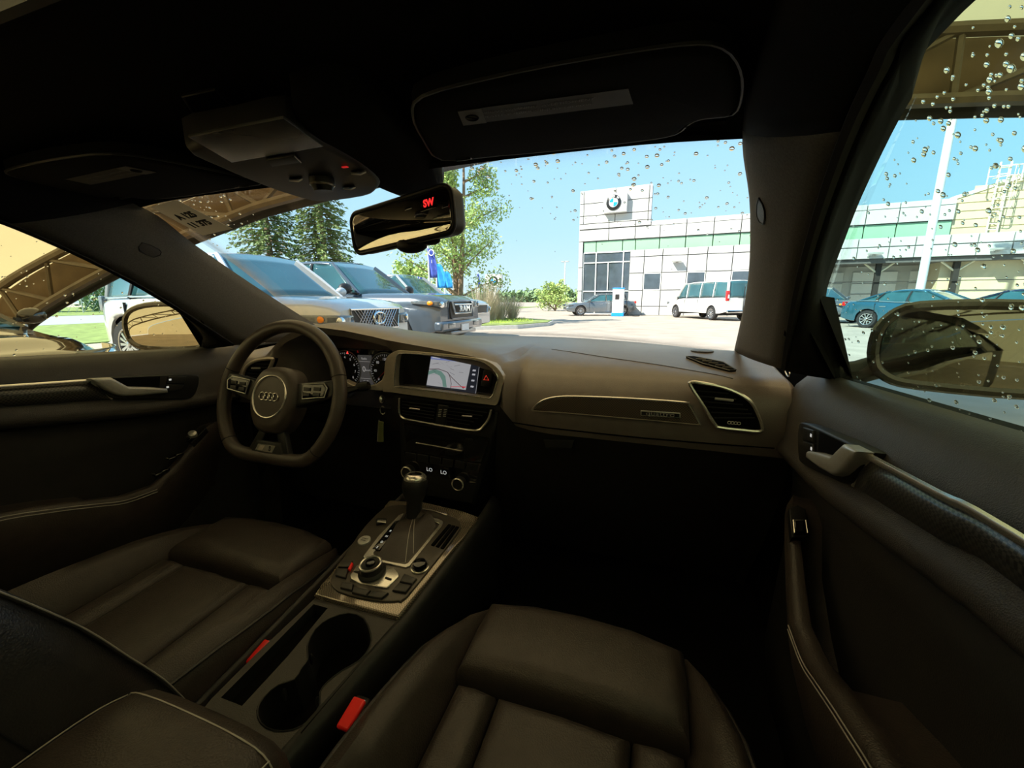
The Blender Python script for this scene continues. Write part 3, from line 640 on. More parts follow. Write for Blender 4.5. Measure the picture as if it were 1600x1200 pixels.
for i in range(110):
    for s in (0, 1.3):
        y = i*.6; q.tube([(-48-.1*y, y, 0 if s == 0 else 2.55), (-48-.1*(y+1.5), y+1.5, 2.55 if s == 0 else 0)], .012, 3)
q.build('wire_mesh', X['fence'], fc, kind='stuff')
# flags and small sign by the island
def banner(u, v0, v1, y, w_, mat, label, body=None):
    a = P(u, v0, y=y); b = P(u, v1, y=y); t = thing('banner_flag', (a.x, y, 0), label, 'flag', 'feather banners by the island')
    MB().tube([(a.x-w_/2, y, 0), (a.x-w_/2, y, a.z+.1)], .03, 6).build('pole', X['pole'], t)
    pts = [(-.5, b.z), (.45, b.z+.05), (.5, lerp(b.z, a.z, .5)), (.35, lerp(b.z, a.z, .85)), (-.1, a.z), (-.5, a.z)]
    rows = []
    for i in range(9):
        z = lerp(b.z, a.z, i/8); wr = w_*interp(i/8, [(0, .98), (.5, 1), (.85, .85), (1, .4)])
        rows.append([V((a.x-w_/2+wr*j/6, y+.05*math.sin(j*1.3+i*.6), z)) for j in range(7)])
    c = MB().grid(rows).build('cloth', mat, t, solid=.006)
    if body: text('print', body, w_*.55, (a.x, y-.07, lerp(b.z, a.z, .55)), (1, 0, 0), (0, 0, 1), X['rwhite'], c, .002)
    if body:
        MB().tube([(a.x+w_*.3*math.cos(k), y-.07, lerp(b.z, a.z, .85)+w_*.3*math.sin(k)) for k in [6.28*i/16 for i in range(16)]], .02, 5, closed=True).build('print_ring', X['rwhite'], c)
banner(675, 388, 434, 15.0, .36, X['flag1'], 'tall indigo banner flag with white marks below the mirror', 'i')
banner(688, 412, 450, 15.6, .40, X['flag2'], 'bright blue banner flag right of the indigo one')
banner(700, 424, 450, 16.2, .36, X['flag2'], 'bright blue banner flag partly behind the slim tree trunk')
banner(748, 428, 450, 30, .22, X['flag1'], 'thin distant indigo banner left of the small roundel sign')
a = P(772, 439, y=34); sg = thing('roadside_sign', (a.x, 34, 0), 'small white square roundel sign on a post beyond the island', 'sign')
MB().box((a.x, 34, a.z), (1.5, .3, 1.1)).build('sign_box', X['panel'], sg, bevel=.03); MB().box((a.x, 34, a.z/2-.2), (.3, .2, a.z-.5)).build('post', X['pole'], sg)
r_ = MB().lathe([(.40, 0), (.40, .03)], (a.x, 33.85, a.z), (0, -1, 0), 24).build('roundel', X['rblack'], sg)
MB().lathe([(.24, .03), (.24, .05)], (a.x, 33.85, a.z), (0, -1, 0), 20).build('roundel_inner', X['rwhite'], r_)
for k in (1, 3): MB().prism([V((a.x, 33.80, a.z))]+[V((a.x+.22*math.cos(math.pi/2*k+t*math.pi/12), 33.80, a.z+.22*math.sin(math.pi/2*k+t*math.pi/12))) for t in range(7)], (0, -.012, 0)).build('roundel_quadrant', X['rblue'], r_, smooth=False)
# ornamental grasses on the island
for i, (u, y) in enumerate(((752, 16.5), (768, 17.5), (782, 18.3), (800, 19))):
    a = P(u, 500, y=y); t = thing('ornamental_grass', (a.x, y, .17), ('dry ornamental grass clump on the island, %s' % ('nearest the pickup', 'second from the pickup', 'third from the pickup', 'farthest from the pickup')[i]), 'grass clump', 'dry grasses on the island')
    q = MB()
    for _ in range(260):
        an = rnd.uniform(0, 6.28); rr = rnd.uniform(.1, .75)*(.8 if i else 1); hh = rnd.uniform(.9, 1.7)*(1 if i < 2 else .7); d = V((math.cos(an), math.sin(an), 0)); b0 = V((a.x, y, .15))+d*rr*.3; e_ = b0+d*rr+V((0, 0, hh)); s = V((-d.y, d.x, 0))*.012
        q.add([b0-s, b0+s, e_+s*.3, e_-s*.3], [(0, 1, 2, 3)])
    q.build('blades', X['straw'], t, smooth=False, kind='stuff', fix=False)
# grass blades on the lawns
q = MB()
for _ in range(5000):
    x = rnd.uniform(-12.5, -4.3); y = rnd.uniform(14.3, 20); hh = rnd.uniform(.05, .14); s = rnd.uniform(-.04, .04)
    if x > -4.6-abs(y-17.5)*.5: continue
    q.add([(x-.012, y, .16), (x+.012, y, .16), (x+s, y+s, .16+hh)], [(0, 1, 2)])
q.build('grass_blades', X['blade'], smooth=False, kind='stuff', fix=False)['label'] = 'short grass growing on the planted island'
# ================================================================== THE CAR WE SIT IN: shell
def mir(pts, s): return [V((p[0]*s, p[1], p[2])) for p in pts]
SP0, SN = V((.71, 0, .99)), V((1, 0, .55))          # side glass leans inwards
def SG(a, b, k=.45): return PL(a, b, SP0, V((1, 0, k)))
def zbelt_(y): return .992+.054*(.76-max(y, .0))
fl = MB().box((0, -.1, .29), (1.50, 2.9, .04)).build('floor', MT['carpet'], smooth=False, kind='structure'); fl['label'] = 'black carpeted car floor'
wf_ = MB().prism([(-.74, 1.22, .28), (.74, 1.22, .28), (.74, 1.30, .90), (.66, 1.30, .97), (-.66, 1.30, .97), (-.74, 1.30, .90)], (0, .05, 0)).build('wall_front', MT['carpet'], smooth=False, kind='structure'); wf_['label'] = 'black firewall behind the dashboard'
for s in (1, -1): MB().prism(mir([V((.735, .80, .28)), V((.735, 1.40, .28)), V((.735, 1.40, .95)), V((.69, 1.15, .99)), V((.70, .86, .985)), V((.735, .80, .95))], s), (s*.04, 0, 0)).build('kick_panel', MT['carpet'], wf_, smooth=False)
# cowl strip outside below the windscreen
MB().grid([[V((x, 1.50-.8*x*x, .975)) for x in [i*.08-.64 for i in range(17)]], [V((x, 1.62-.8*x*x, .93)) for x in [i*.08-.64 for i in range(17)]], [V((x, 1.30, .86)) for x in [i*.08-.64 for i in range(17)]]]).build('cowl', MT['black'], wf_)
# headliner with sunroof opening
gx = [-.56, -.50, -.43, -.36, -.24, -.12, 0, .12, .24, .36, .43, .50, .56]; gy = [.562, .552, .535, .50, .44, .36, .28, .222, .1, -.1, -.35, -.5, -.8, -1.2, -1.5]
def zc_(x, y): return 1.338-(.030*(x/.56)**4+.016*(x/.56)**2)*(1-.6*max(0, min(1, (y-.3)/.26)))-(.026*((y-.36)/.2)**2 if y > .36 else 0)-(.05*((-.8-y)/.7)**2 if y < -.8 else 0)
q = MB(); nx = len(gx)
q.v = [(x*(1-.085*max(0, (y-.3)/.3)), y, zc_(x, y)) for y in gy for x in gx]
for i in range(len(gy)-1):
    for j in range(nx-1):
        if -.35 <= gy[i+1] and gy[i] <= .222 and abs(gx[j]+gx[j+1])/2 < .36: continue
        q.f.append((i*nx+j, i*nx+j+1, (i+1)*nx+j+1, (i+1)*nx+j))
ce = q.build('ceiling', MT['liner'], kind='structure', fix=False); ce['label'] = 'black fabric headliner with sunroof opening'
q = MB(); q.v = [(x*1.12, y, zc_(x, y)+.055) for y in gy for x in gx]; 
for i in range(len(gy)-1):
    for j in range(nx-1):
        if -.35 <= gy[i+1] and gy[i] <= .222 and abs(gx[j]+gx[j+1])/2 < .36: continue
        q.f.append((i*nx+j, i*nx+j+1, (i+1)*nx+j+1, (i+1)*nx+j))
q.build('roof_skin', MT['bodyblk'], ce)
so = [(-.36, .222), (.36, .222), (.36, -.35), (-.36, -.35)]
MB().ringplate([V((x*1.0, y, 1.332)) for x, y in so], [V((x*.97, y-.008 if y > 0 else y+.008, 1.332)) for x, y in so], (0, 0, .06)).build('sunroof_frame', MT['black'], ce, smooth=False)
w4 = MB().box((0, -.07, 1.393), (.70, .54, .005)).build('window_4', MT['sgl'], smooth=False, kind='structure'); w4['label'] = 'sunroof glass over the front seats'
# lamp lid outline in the headliner
lid = [P(a, b, z=1.328) for a, b in ((285, 150), (335, 139), (370, 173), (308, 187))]
MB().tube(lid, .0016, 6, closed=True).build('cover_outline', MT['black'], ce)
# soft bulge of the headliner beside the overhead console
bl = [P(a, b, z=1.318) for a, b in ((455, 150), (560, 140), (640, 190), (688, 252), (692, 282), (668, 291), (630, 293), (560, 262), (500, 215))]
MB().pillow(spline(bl, 4, True), (0, 0, -1), .022, .02, base=-.02).build('header_bulge', MT['liner'], ce)
# header rail above the windscreen
MB().tube(spline([(-.53, .560, 1.304), (-.4, .552, 1.309), (-.2, .550, 1.310), (0, .555, 1.310), (.2, .550, 1.310), (.4, .552, 1.309), (.53, .560, 1.304)], 4), .012, 8).build('header_rail', MT['liner'], ce)
# ---- pillars, cant rails, door frames
inn = [PL(a, b, (.512, .573, 1.291), (0, .51, 1)) for a, b in ((1150, 547), (1171, 450), (1177, 330), (1166, 222))]+[V((.497, .44, 1.312)), V((.492, .25, 1.328)), V((.486, -.2, 1.330)), V((.48, -.9, 1.322))]
out = [PL(a, b, (.66, 0, .95), (1, 0, .36)) for a, b in ((1226, 575), (1246, 461), (1275, 350), (1319, 222), (1372, 105), (1436, 0))]+[V((.548, .1, 1.282)), V((.545, -.9, 1.285))]
gls = [SG(1312, 592, .3), SG(1298, 530, .3), SG(1283, 465, .30), SG(1312, 372, .37), SG(1348, 280, .42), SG(1413, 146), SG(1503, 0), V((.595, -.38, 1.275))]
ctr = V((0, .2, 1.0))
def loft2(A, B, bul, n=5, m_=6):
    a = spline(A, n); b = spline(B, n); rows = []
    for p, r in zip(a, b):
        c = (p+r)*.5; d = (V((0, c.y*.5, 1.05))-c).normalized()
        rows.append([lerp(p, r, k/m_)+d*(bul*4*(k/m_)*(1-k/m_)) for k in range(m_+1)])
    return rows
def ontrim(a, b, s):
    # where the line of sight meets the pillar trim
    d = ray(a, b).normalized(); best = None
    from mathutils.geometry import intersect_ray_tri
    R_ = [mir(r, s) for r in loft2(inn, out, .016)]
    for r0, r1 in zip(R_, R_[1:]):
        for j in range(len(r0)-1):
            for tri in ((r0[j], r0[j+1], r1[j+1]), (r0[j], r1[j+1], r1[j])):
                h = intersect_ray_tri(tri[0], tri[1], tri[2], d, CAM, True)
                if h is not None and (h-CAM).dot(d) > 0 and (best is None or (h-CAM).length < (best-CAM).length): best = h
    return (best if best is not None else CAM+d*.8)-d*.006
for s in (1, -1):
    rows = loft2(inn, out, .016); rows = [mir(r, s) for r in rows]
    t = MB().grid(rows[:17]).build('trim_%d' % (2 if s > 0 else 1), MT['pillar'], kind='structure', solid=.008, soff=0)
    t['label'] = 'dark %s windscreen pillar trim with airbag tab' % ('right' if s > 0 else 'left')
    MB().grid(rows[16:]).build('cant_rail', MT['liner'], ce, solid=.008, soff=0)
    MB().tube([r[-1] for r in rows], .006, 6).build('door_seal', MT['rubber'], t)
    bd_ = [ontrim(a, b, -1) for a, b in ((222, 379), (236, 383), (249, 390), (252, 394), (250, 399), (240, 402), (228, 397), (219, 391), (217, 386))]; bn = V((.95, .2, -.35))
    if s > 0: bd_ = mir(bd_, -1); bn = V((-.95, .2, -.35))
    MB().pillow(bd_, bn, .0, .0012, base=-.003).build('airbag_tab', MT['door'], t)
    MB().tube([p for p in bd_], .0009, 5, closed=True).build('tab_outline', MT['black'], t)
# ---- doors
YS = [.88, .865, .84, .80, .74, .66, .58, .50, .42, .34, .26, .18, .08, -.05, -.2, -.40]
def dprof(y):
    z = zbelt_(y); h = .026*max(0, min(1.2, (y-.32)/.24)); k = 1 if y < .84 else (.88-y)/.04*.9+.1
    pr = [(.716, z-.004), (.706, z+.004), (.690, z-.001), (.674, z-.018), (.664, z-.040), (.658, z-.060), (.656, z-.074-h), (.651, z-.084-h), (.648, z-.090-h), (.648, z-.098-h), (.653, z-.106-h), (.680, z-.114-h), (.690, z-.20), (.69, .66), (.68, .45), (.70, .31)]
    return [V((lerp(.72, x, k), y, zz)) for x, zz in pr]
handp = [(1275, 706), (1290, 708), (1314, 715), (1324, 705), (1335, 695), (1359, 707), (1347, 722), (1335, 736), (1326, 743), (1317, 745), (1295, 733), (1273, 717)]
HB = lambda a, b, x=.648: P(a, b, x=x)
for s in (1, -1):
    d = thing('door_%d' % (2 if s > 0 else 1), (s*.7, .2, .3), '%s front door with dark soft panel, carbon inlay and silver handle' % ('right' if s > 0 else 'left'), None, kind='structure')
    MB().grid([mir(dprof(y)[:12], s) for y in YS]).build('door_panel', MT['door'], d, solid=.006, soff=0, ang=60)
    MB().grid([mir(dprof(y)[11:], s) for y in YS]).build('lower_panel', MT['doorlow'], d, solid=.006, soff=0, ang=60)
    fr = [mir(r, s) for r in loft2([p+V((.004, 0, 0)) for p in out], gls, .004, 5, 4)]
    MB().grid(fr).build('window_frame', MT['frame'], d, solid=.012, soff=0)
    MB().tube([r[-1] for r in fr], .004, 6).build('glass_seal', MT['rubber'], d)
    sail = mir([V((.716, .80, .99)), gls[0], gls[1], gls[2], lerp(gls[2], out[1], .8), lerp(out[0], out[1], .5)], s)
    MB().pillow(sail, V((-s, -.3, 0)), .008, .004, base=-.02).build('sail_panel', MT['frame'], d)
    MB().prism(mir([V((.725, .80, .97)), V((.725, -.40, .985)), V((.725, -.40, .25)), V((.725, .95, .25)), V((.725, 1.0, .97))], s), (s*.06, 0, 0)).build('outer_panel', MT['bodyblk'], d, smooth=False, bevel=.01)
    MB().tube(mir([(.725, y, zbelt_(y)-.002) for y in (.80, .5, .2, -.1, -.40)], s), .008, 6).build('belt_seal', MT['rubber'], d)
    # carbon inlay with bright strip
    top = [HB(1365, 714), HB(1480, 775), HB(1600, 839)]; bot = [HB(1333, 759), HB(1460, 838), HB(1600, 924)]
    top.append(V((.648, .0, .985))); top.append(V((.648, -.38, .99))); bot.append(V((.648, .0, .935))); bot.append(V((.648, -.38, .935)))
    tp = spline(top, 4); bp_ = spline(bot, 4)
    MB().grid([mir([a, lerp(a, b, .5)+V((-.003, 0, 0)), b], s) for a, b in zip(tp, bp_)]).build('carbon_inlay', MT['doorcarbon'], d, solid=.004)
    MB().tube(mir([p+V((-.004, 0, .0)) for p in tp], s), .0032, 8, flat=1.2).build('inlay_strip', MT['chrome'], d)
    MB().tube(mir([tp[0], bp_[0]], s), .002, 6).build('inlay_end_strip', MT['alu'], d)
    # handle
    bz = mir(spline([HB(a, b) for a, b in ((1254, 668), (1262, 661), (1300, 676), (1352, 700), (1362, 712), (1345, 742), (1331, 757), (1300, 745), (1262, 727), (1254, 712))], 3, True), s)
    hz = MB().pillow(bz, V((-s, 0, 0)), .006, .003, base=-.012).build('handle_bezel', MT['black'], d)
    cup = mir([HB(a, b, .641) for a, b in ((1281, 674), (1330, 697), (1312, 713), (1279, 705))], s)
    MB().pillow(cup, V((-s, 0, 0)), .0008, .0004).build('handle_cup', MT['void'], hz)
    hd = mir([HB(a, b, .642) for a, b in handp], s)
    MB().pillow(hd, V((-s, 0, 0)), .012, .005, base=-.004).build('door_handle', MT['alu'], hz, label='silver pull handle')
    for pz, lab in ((((1259, 668), (1275, 673), (1275, 692), (1259, 688)), 'lock'), (((1259, 690), (1275, 694), (1275, 714), (1261, 706)), 'unlock')):
        bt = MB().pillow(mir([HB(a, b, .642) for a, b in pz], s), V((-s, 0, 0)), .004, .0015).build('%s_button' % lab, MT['black'], hz)
        c_ = mir([HB(sum(a for a, b in pz)/4, sum(b for a, b in pz)/4, .6375)], s)[0]
        MB().box(c_, (.0004, .005, .004)).build('button_mark', MT['white'], bt, smooth=False)
    # armrest with pull pocket
    st = [((.655, .745, .800), .685, 0), ((.645, .715, .797), .685, 0), ((.640, .69, .782), .685, .0), ((.636, .665, .764), .685, .055), ((.628, .61, .730), .685, .075), ((.621, .56, .703), .685, .075), ((.619, .50, .706), .685, .05), ((.618, .45, .722), .685, .0), ((.617, .39, .742), .685, 0), ((.616, .30, .764), .685, 0), ((.615, .1, .778), .685, 0), ((.615, -.38, .78), .685, 0)]
    rows = []; edge = []
    for (x, y, z), xo, dr in st:
        md = lerp(x, xo, .36)
        rows.append(mir([V((.69, y, z-.20)), V((x+.035, y, z-.15)), V((x+.008, y, z-.06)), V((x-.001, y, z-.016)), V((x+.005, y, z)), V((lerp(x, xo, .2), y, z+.004)), V((md, y, z+.002)), V((md+.004, y, z-dr)), V((lerp(md, xo, .5), y, z-dr*1.1)), V((xo+.006, y+.0, z-dr*.9))], s))
        edge.append(V((x-.001, y, z-.004)))
    ar = MB().grid(rows).build('armrest', MT['leather'], d, ang=60)
    for dz in (0, -.006): MB().tube(mir([p+V((-.001, 0, dz)) for p in spline(edge[5:], 4)], s), .0008, 5).build('stitching', MT['stitch'], ar)
    swp = [(1232, 797), (1245, 790), (1258, 797), (1263, 835), (1258, 842), (1236, 842)]
    sp_ = V((.64, .69, .788)); sn = V((0, -.5, .86))
    sw = MB().pillow(mir([PL(a, b, sp_, sn) for a, b in swp], s), V((0, -.5, .86)), .004, .002, base=-.01).build('window_switch_plate', MT['black'], ar)
    swb = mir([PL(a, b, sp_+sn*.005, sn) for a, b in ((1238, 816), (1257, 816), (1260, 836), (1240, 836))], s)
    MB().pillow(swb, sn, .008, .003).build('window_switch', MT['gloss'], sw); MB().tube([p+sn*.006 for p in (swb[3], swb[0], swb[1], swb[2])], .0011, 6).build('switch_trim', MT['chrome'], sw)
    # window
    gp = [p+V((.004, 0, 0)) for p in spline(gls, 3)]+[V((.715, -.38, 1.03)), V((.722, .1, 1.02)), V((.722, .5, 1.0))]
    wn = MB().prism(mir(gp, s), (s*.004, 0, 0)).build('window_%d' % (3 if s > 0 else 2), MT['sg'] if s > 0 else MT['sgl'], smooth=False, kind='structure')
    wn['label'] = '%s front side window wet with raindrops' % ('right' if s > 0 else 'left')
    q = MB(); rn = random.Random(40+s); nrm = V((s, 0, .55)).normalized(); e1 = V((0, 1, 0)); e2 = nrm.cross(e1)
    for i in range(430 if s > 0 else 130):
        while 1:
            if s > 0:
                b_ = rn.uniform(0, 690)**.9*690**.1; a_ = rn.uniform(1290, 1640)
                if a_ > interp(b_, [(0, 1512), (146, 1424), (280, 1358), (372, 1322), (465, 1294), (600, 1318)]) and b_ < 592+.36*(a_-1312): break
            else:
                a_ = rn.uniform(-60, 330); b_ = rn.uniform(300, 560)
                if b_ > interp(a_, [(-60, 305), (0, 330), (130, 388), (215, 415), (330, 478)]): break
        kk = interp(b_, [(0, .45), (280, .42), (372, .37), (465, .30)]) if s > 0 else interp(b_, [(330, .45), (380, .43), (420, .38), (470, .30)])
        c = PL(a_, b_, V((s*.71, 0, .99)), V((s, 0, kk))); c = c+V((s*.0095, 0, 0))
        r = rn.choice((.0008, .001, .0011, .0013, .0016, .002))*rn.uniform(.8, 1.15)
        q.ell(c, (r, r*1.15, r*.6), 8, 5, (e1, e2, nrm))
    q.build('raindrops', MT['drop'], wn, kind='stuff')
    if s < 0:
        MB().ell(P(368, 519, x=-.662), (.002, .003, .002), 8, 6).build('lock_indicator', M_('red_led_dot', (.5, .01, .01), .5, emit=(1, .05, .03), es=.4), d)
        kb = P(301, 680, x=-.640); ko = MB().lathe([(.010, 0), (.009, .008), (.006, .010)], kb, (.5, -.3, .8), 16).build('mirror_knob', MT['alu'], d)
        for a_, b_ in ((279, 710), (268, 716), (257, 735), (247, 741)):
            kc = P(a_, b_, x=-.636); so_ = MB().box(kc, (.012, .018, .006)).build('window_switch', MT['gloss'], d, bevel=.002); MB().tube([kc+V((-.005, -.009, .004)), kc+V((.005, -.009, .004))], .0009, 5).build('switch_trim', MT['chrome'], so_)
    else:
        MB().tube(spline([P(a_, b_, x=.668) for a_, b_ in ((1225, 563), (1226, 578), (1231, 588), (1234, 584), (1231, 570))], 3), .0011, 5).build('speaker_trim', MT['chrome'], d)
    # outside mirror
    mo = thing('side_mirror', (s*.74, .80, 1.0), ('right wing mirror with dark wet glass outside the passenger window' if s > 0 else 'left wing mirror reflecting the cream tent outside the driver window'), 'mirror', 'wing mirrors')
    n = V((-.30*s, -.95, .03)).normalized(); ex = V((n.y*-1, n.x, 0)).normalized(); 
    if ex.x < 0: ex = -ex
    ez = ex.cross(n)*-1
    if ez.z < 0: ez = -ez
    c = V((s*.885, .80, 1.047))
    def mo_(k, dn=0, ): return [c+ex*(s*x*k)+ez*(z*k)+n*dn for x, z in ((-.120, -.030), (-.122, .015), (-.108, .045), (-.075, .062), (.03, .064), (.095, .050), (.122, .022), (.124, -.02), (.108, -.050), (.06, -.064), (-.06, -.064), (-.10, -.055))]
    hs = MB().pillow(spline(mo_(1.), 3, True), -n, .085, .05, base=0, seg=5).build('mirror_housing', MT['bodyblk'], mo)
    MB().tube(spline(mo_(.97), 3, True), .0085, 8, closed=True).build('housing_rim', MT['bodyblk'], hs)
    MB().pillow(spline(mo_(.91, -.004), 3, True), n, .008, .002).build('mirror_glass', MT['mirrord'] if s > 0 else MT['mirror'], mo)
    MB().tube([V((s*.72, .87, .985)), V((s*.765, .865, .993)), c+ex*(-s*.08)-n*.05+ez*-.03], .026, 10, flat=.8).build('mirror_arm', MT['black'], mo)
    q = MB()
    for i in range(170 if s > 0 else 60):
        x, z = rn.uniform(-.11, .11), rn.uniform(-.055, .055); r = rn.choice((.0009, .0011, .0014, .0018))
        q.ell(c+ex*x+ez*z+n*.0025, (r, r*1.1, r*.7), 8, 5, (ex, ez, n))
    q.build('raindrops', MT['drop'], mo, kind='stuff')
# ---- rear body shell (rear doors, rear glass opening)
for s in (1, -1):
    w_ = MB().box((s*.72, -1.0, .63), (.06, 1.2, .70)).build('wall_%s' % ('right' if s > 0 else 'left'), MT['door'], smooth=False, kind='structure'); w_['label'] = '%s rear door and quarter panel behind the front seats' % ('right' if s > 0 else 'left')
    MB().prism(mir([V((.72, -.38, .98)), V((.72, -.52, .98)), V((.565, -.56, 1.27)), V((.57, -.38, 1.26))], s), (s*.03, 0, 0)).build('centre_pillar', MT['pillar'], w_, smooth=False)
    MB().prism(mir([V((.72, -1.45, .98)), V((.72, -1.75, .98)), V((.55, -1.5, 1.26)), V((.56, -1.25, 1.27))], s), (s*.03, 0, 0)).build('rear_pillar', MT['liner'], w_, smooth=False)
for s in (1, -1):
    rw = MB().prism(mir([V((.725, -.50, .975)), V((.725, -1.50, .975)), V((.57, -1.32, 1.27)), V((.575, -.55, 1.27))], s), (s*.004, 0, 0)).build('window_%d' % (6 if s > 0 else 5), MT['rg'], smooth=False, kind='structure'); rw['label'] = 'unseen %s rear door window, tint added to dim the cabin' % ('right' if s > 0 else 'left')
rw = MB().prism([V((-.62, -1.60, .94)), V((.62, -1.60, .94)), V((.50, -1.48, 1.29)), V((-.50, -1.48, 1.29))], (0, -.004, 0)).build('window_7', MT['rg'], smooth=False, kind='structure'); rw['label'] = 'unseen rear window of the car, tint added to dim the cabin'
wb_ = MB().box((0, -1.55, .62), (1.45, .08, .66)).build('wall_back', MT['leather2'], smooth=False, kind='structure'); wb_['label'] = 'rear seat back and parcel shelf at the back'
# ---- windscreen
xs = [i/12-1 for i in range(25)]; rows = []
for j in range(13):
    t = j/12; rows.append([V((lerp(.545, .66, t)*x, lerp(.565-.0*x*x, 1.50-.36*x*x, t), lerp(1.318-.006*x*x, .975, t)+.035*math.sin(math.pi*t))) for x in xs])
ws = MB().grid(rows).build('window_1', MT['ws'], solid=.005, kind='structure', fix=True); ws['label'] = 'windscreen wet with raindrops near its upper right'
q = MB(); rn = random.Random(4)
def wspt(x, t): return V((lerp(.545, .66, t)*x, lerp(.565-.0*x*x, 1.50-.36*x*x, t), lerp(1.318-.006*x*x, .975, t)+.035*math.sin(math.pi*t)+.006))
def wsdrop(x, t, r):
    a = wspt(x, t); e1 = (wspt(x+.01, t)-a).normalized(); e2 = (wspt(x, t+.01)-a).normalized(); nn = e1.cross(e2).normalized(); nn = nn if nn.z > 0 else -nn
    q.ell(a, (r, r*1.2, r*.6), 8, 5, (e1, e2, nn))
for i in range(260):
    x = rn.uniform(.28, .98); t = rn.random()**1.6*.40*(.55+.45*(x-.28)/.7); wsdrop(x, t, rn.choice((.0012, .0015, .0019, .0024, .0032))*rn.uniform(.7, 1.1))
for i in range(120): wsdrop(rn.uniform(-.99, -.62), rn.random()**1.3*.35, rn.choice((.001, .0013, .0017, .0022)))
for i in range(20): wsdrop(rn.uniform(-.6, .98), rn.uniform(.1, .8), rn.choice((.001, .0014)))
q.build('raindrops', MT['drop'], ws, kind='stuff')
stk = [wspt(x, t)+V((0, 0, -.010)) for x, t in ((-.955, .035), (-.80, .02), (-.78, .17), (-.94, .20))]
tg = tag(MB().prism(stk, V((0, 0, -.0006))).build('paper_tag', translucent('permit_paper', (.6, .58, .55), (.55, .53, .5), .5), smooth=False), 'small paper permit with handwritten numbers at top left of the windscreen', 'sticker')
ex = (stk[1]-stk[0]).normalized(); ey = (stk[0]-stk[3]).normalized()
for k, tx in enumerate(('A 125', '11 375')): text('handwriting', tx, .024, (stk[0]+stk[1]+stk[2]+stk[3])/4+ey*(.012-.03*k)+V((0, -.001, -.0015)), ex, ey, MT['rubber'], tg, .0003, bold=.0012)
# ================================================================== overhead things
for s in (1, -1):
    vp = [P(a, b, z=1.298) for a, b in ((690, 249), (780, 242), (880, 233), (1000, 219), (1055, 209), (1078, 192), (1100, 184), (1145, 178), (1159, 150), (1157, 108), (1128, 73), (1060, 69), (900, 94), (770, 120), (660, 150), (645, 180), (660, 215))]
    vo = mir(spline(vp, 3, True), s); c0 = sum(vo, V((0, 0, 0)))/len(vo)
    v_ = thing('sun_visor', c0, 'black sun visor with warning label folded up on the %s' % ('right' if s > 0 else 'left, above the steering wheel'), 'sun visor', 'sun visors')
    MB().pillow(vo, (0, 0, -1), .004, .010, base=-.014).build('visor_panel', MT['liner'], v_)
    MB().tube(vo, .0016, 5, closed=True).build('visor_edge', MT['black'], v_)
    lb = mir([P(a, b, z=1.2935) for a, b in ((715, 173), (982, 138), (989, 162), (724, 195))], s)
    lm_ = M_('visor_label', (.030, .030, .028), .6); lw_ = M_('visor_label_icon', (.12, .12, .12), .6)
    l0 = MB().prism(lb, (0, 0, -.0003)).build('warning_label', lm_, v_, smooth=False)
    ic = [lb[0], lerp(lb[0], lb[1], .15), lerp(lb[3], lb[2], .15), lb[3]]; ic = [p+V((0, 0, -.0006)) for p in ic]
    MB().prism(ic, (0, 0, -.0003)).build('label_icon', lw_, l0, smooth=False)
    cc = sum(ic, V((0, 0, 0)))/4+V((0, 0, -.0006)); MB().tube([cc+V((.006*math.cos(k), .006*math.sin(k), 0)) for k in [6.28*i/14 for i in range(14)]], .0008, 4, closed=True).tube([cc+V((-.004, -.004, 0)), cc+V((.004, .004, 0))], .0008, 4).build('icon_ring', MT['rubber'], l0)
    ex = (lb[1]-lb[0]).normalized(); ey = (lb[0]-lb[3]).normalized()
    if ex.x < 0: ex = -ex
    for k in range(2): text('label_print', ('AIRBAG WARNING  AVERTISSEMENT', 'DEATH or SERIOUS INJURY can occur')[k], .0065, lerp(lb[0], lb[2], .45)+V((0, 0, -.0007))-ey*(.002+k*.009)+ey*.006, ex, -ey if ex.cross(ey).z > 0 else ey, lw_, l0, .0001)
    cl = mir([P(722, 241, z=1.298)], s)[0]
    MB().tube([cl+V((-.012, 0, .01)), cl+V((-.008, .004, -.003)), cl+V((.008, .004, -.003)), cl+V((.012, 0, .01))], .004, 6).build('visor_clip', MT['black'], v_)
    hg = mir([P(1085, 188, z=1.30)], s)[0]; MB().tube([hg+V((-.02*s, .004, 0)), hg+V((.03*s, .010, 0))], .004, 6).build('hinge_rod', MT['black'], v_)
oc = [P(a, b, z=1.305) for a, b in ((288, 215), (370, 197), (448, 183), (500, 205), (560, 240), (592, 268), (590, 282), (570, 294), (500, 303), (450, 291), (400, 272), (340, 245))]
o_ = thing('overhead_console', sum(oc, V((0, 0, 0)))/len(oc), 'dark overhead console with lamp lens, dial and buttons in front of the sunroof', 'overhead console')
MB().pillow(spline(oc, 3, True), (0, 0, -1), .014, .008, base=-.02).build('console_shell', M_('overhead_plastic', (.013, .013, .0135), .5), o_)
ln = [P(a, b, z=1.2905) for a, b in ((294, 213), (443, 184), (505, 228), (362, 253))]
MB().pillow(ln, (0, 0, -1), .001, .0008, base=-.002).build('lamp_lens', M_('smoked_lamp_lens', (.06, .06, .058), .25), o_)
bt = [P(a, b, z=1.290) for a, b in ((415, 247), (460, 240), (470, 250), (425, 257))]; MB().pillow(bt, (0, 0, -1), .003, .001).build('lens_button', MT['black'], o_)
MB().tube([p+V((0, 0, -.003)) for p in bt[1:3]], .0007, 5).build('button_edge', MT['alu'], o_)
c = P(503, 282, z=1.288); dl = MB().lathe([(.017, -.004), (.017, .004), (.013, .012), (.013, .014)], c, (0, .1, -1), 24).build('sunroof_dial', MT['black'], o_)
